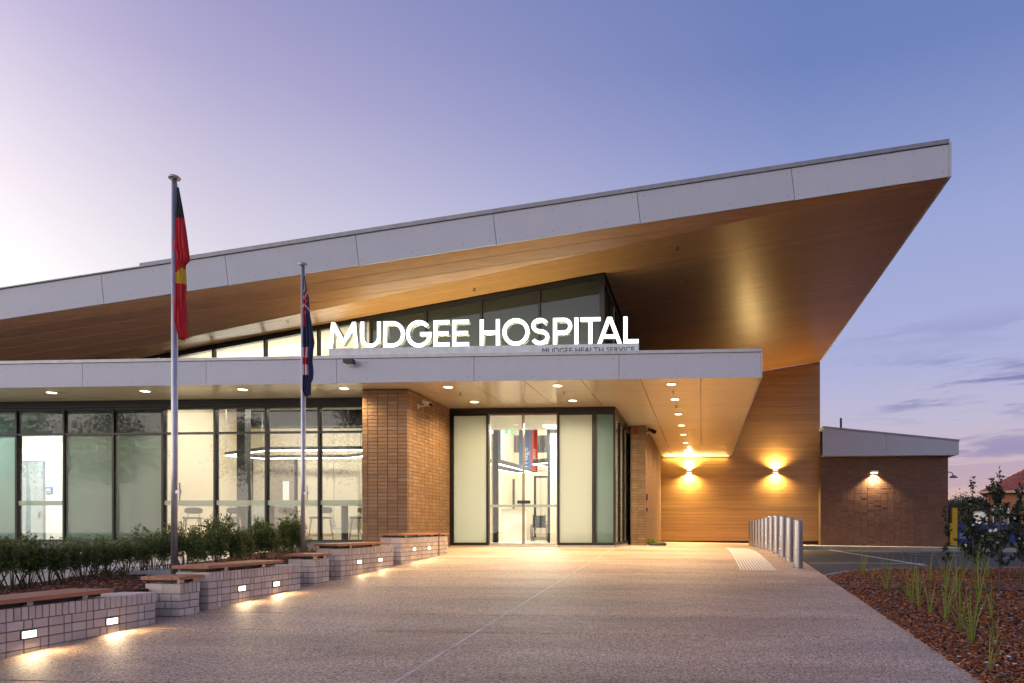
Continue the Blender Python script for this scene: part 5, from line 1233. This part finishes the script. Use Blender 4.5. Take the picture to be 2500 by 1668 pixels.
for i, (u0, u1) in enumerate(((2339, 2416), (2416.4, 2442), (2442.4, 2520))):
    o = fbox(MB(), u0, u1, 1280, 1326, 39, .02).build('banner_panel', BLUEB if i != 1 else mat('mesh_blue_faded', (.07, .075, .26, 1), rough=.7), t)
for k, (s, v) in enumerate((('HOSPITAL', 1301), ('REDEVELOPMENT', 1308), ('MUDGEE', 1315))): p = atd(2343, v, 39); pw = atd(2343 + (38, 56, 30)[k], v, 39); text_mesh('lettering', s, .16, WHITE, t, (p.x, p.y - .012, p.z), (R(90), 0, 0), width=pw.x - p.x)
fbox(MB(), 2372, 2398, 1319.5, 1321.5, 38.97, .008).build('logo_bar', WHITE, t)
for u in (2338, 2380, 2417, 2442, 2480): p = atd(u, 1278, 39.1); MB().tube([(p.x, p.y, -.7), (p.x, p.y, p.z + .06)], .025, 6).build('fence_post', STEEL, t)
# house
HD = 52.0; hpw = atd(2411, 1300, HD); hs = thing('brick_house', 'old orange brick house with red tiled hip roof at the far right', 'house', (hpw.x, hpw.y, 0), rz=R(-25)); OB = mat('orange_brick', (.40, .155, .075, 1), (.33, .12, .06, 1), rough=.8, scale=6, rnd=0); RT = mat('red_tile', (.36, .10, .07, 1), (.26, .07, .05, 1), rough=.7, scale=5, rnd=.25, island=True)
hx0, hy0 = 0.0, 0.0; ez = atd(2411, 1201, HD).z; hx1 = hx0 + 12
MB().box(hx0, hx1, hy0, hy0 + 10, -1.8, ez).build('wall', OB, hs)
ov = .5; e0, e1, g0, g1 = hx0 - ov, hx1 + ov, hy0 - ov, hy0 + 10 + ov; rz2 = ez + 3.3; rid0, rid1 = (hx0 + 5, hy0 + 5), (hx1 - 5, hy0 + 5)
rf = MB().add([(e0, g0, ez), (e1, g0, ez), (e1, g1, ez), (e0, g1, ez), (rid0[0], rid0[1], rz2 - .04), (rid1[0], rid1[1], rz2 - .04)], [(0, 1, 5, 4), (1, 2, 5), (2, 3, 4, 5), (3, 0, 4), (3, 2, 1, 0)]).build('roof', RT, hs)
tl = MB(); nr = 16
for r in range(nr):
    f0_, f1_ = r / nr, (r + 1) / nr
    for (A, B_, C_, D_) in (((e0, g0), (e1, g0), rid0, rid1), ((e0, g1), (e0, g0), rid0, rid0)):
        L0 = Vector(A).lerp(Vector(C_), f0_); R0 = Vector(B_).lerp(Vector(D_), f0_); L1 = Vector(A).lerp(Vector(C_), f1_); R1 = Vector(B_).lerp(Vector(D_), f1_); z0, z1 = ez + (rz2 - ez) * f0_, ez + (rz2 - ez) * f1_
        n = max(1, int((R0 - L0).length / .33))
        for k in range(n):
            p0, p1 = L0.lerp(R0, k / n), L0.lerp(R0, (k + .94) / n); p2, p3 = L1.lerp(R1, (k + .94) / n), L1.lerp(R1, k / n)
            tl.add([(p0.x, p0.y, z0 + .07), (p1.x, p1.y, z0 + .07), (p2.x, p2.y, z1 + .015), (p3.x, p3.y, z1 + .015), (p0.x, p0.y, z0 + .01), (p1.x, p1.y, z0 + .01)], [(0, 1, 2, 3), (4, 5, 1, 0)])
tl.build('tiles', RT, rf, kind='stuff')
MB().box(e0, e1, g0 - .08, g0, ez - .12, ez + .03).box(e0 - .08, e0, g0, g1, ez - .12, ez + .03).build('gutter', mat('cream_gutter', (.55, .42, .26, 1), rough=.5), hs)
MB().tube([(hx0 + .12, hy0 - .06, -1.5), (hx0 + .12, hy0 - .06, ez - .1)], .06, 8).build('downpipe', mat('dark_red_pipe', (.2, .03, .03, 1), rough=.5), hs)
for k, (x, wd_) in enumerate(((hx0 + .35 * 1.0, .55), (hx0 + 1.0, .42), (hx0 + 2.4, 1.0))):
    w = MB().box(x, x + wd_, hy0 - .03, hy0 + .02, .7, 2.15).build('window', WHITE, hs); MB().box(x + .07, x + wd_ - .07, hy0 - .036, hy0 - .031, .78, 2.07).build('pane', mat('dark_pane', (.05, .06, .07, 1), rough=.1), w); MB().box(x - .04, x + wd_ + .04, hy0 - .09, hy0 - .031, .62, .69).build('sill', WHITE, w)
p = Vector((3.3, -1.0, ez + .05)); MB().hexa([(p.x - .1, p.y, p.z - .15), (p.x + 3, p.y, p.z + .75), (p.x + 3, p.y + .3, p.z + .75), (p.x - .1, p.y + .3, p.z - .15)], [(p.x - .1, p.y, p.z + .12), (p.x + 3, p.y, p.z + 1.05), (p.x + 3, p.y + .3, p.z + 1.05), (p.x - .1, p.y + .3, p.z + .12)]).build('barge_board', mat('pale_blue_board', (.45, .52, .6, 1), rough=.5), hs)
t = thing('shed', 'small pale shed at the left end of the orange brick house', 'shed'); fbox(MB(), 2401, 2411.5, 1250, 1300, 50, 2).build('wall', WHITE, t); fbox(MB(), 2400.5, 2412, 1247.5, 1250, 49.9, 2.2).build('roof', CAPM, t)
def gum(x, y, h, w, seed, label, n=2600, zb_=-1.9, ls=.42, lowf=.38):
    rs = np.random.default_rng(seed); t = thing('gum_tree', label, 'tree', (x, y, zb_)); MB().tube([(0, 0, 0), (.1, 0, h * .35), (-.1, .1, h * .75)], [.25, .18, .06], 7).build('trunk', BARK, t); V = []; br = MB()
    for c in range(26):
        az = rs.uniform(0, 6.28); zz_ = h * rs.uniform(lowf, .97); r = w * math.sqrt(rs.uniform(0, 1)) * math.sin(min(3.0, (zz_ / h) * 3.1)) ; cc = np.array([r * math.cos(az), r * math.sin(az), zz_]); k = n // 26
        P = cc + rs.normal(0, 1, (k, 3)) * np.array([w * .2, w * .2, h * .055]); D = rs.normal(0, 1, (k, 3)) + np.array([0, 0, -.4]); L = rs.uniform(.5, 1.2, k) * ls; leaves(V, P, D, L, L * .35)
        br.tube([(0, 0, h * .35), tuple(cc * .6 + np.array([0, 0, h * .12])), tuple(cc)], [.09, .05, .02], 5)
    obj('crown', leafmesh('crown', V, GUM), t, kind='stuff')
    if lowf < .45: br.build('limbs', BARK, t)
    return t
for i, (u, d, vt, w, lab) in enumerate([(2345, 92, 1212, 2.6, 'grey green gum tree just right of the brick wing'), (2398, 88, 1217, 2.4, 'dark gum tree beside the orange house'), (2370, 105, 1228, 3.2, 'broad low gum tree between two others'), (2320, 110, 1222, 2.8, 'gum tree half hidden by the brick wing'), (2425, 100, 1235, 3, 'gum tree behind the orange house')]):
    p = atd(u, vt, d); gum(p.x, p.y, p.z + 1.9, w, 100 + i, lab)
# tall gums across the street behind the viewpoint (mirrored in the glazing)
for i, (x, y, h, lab) in enumerate(((-36, -37, 15.5, 'tall gum tree across the street, nearest the axis of the path'), (-50, -40, 14.5, 'tall gum tree across the street, second from the path axis'), (-61, -35, 15, 'tall gum tree across the street, third from the path axis'), (-74, -38, 15.5, 'tall gum tree across the street, farthest from the path axis'), (-8, -40, 17, 'tall gum tree across the street right behind the viewpoint'))): gum(x, y, h, 4.6, 200 + i, lab, 4800, -1.9, .4, .55)
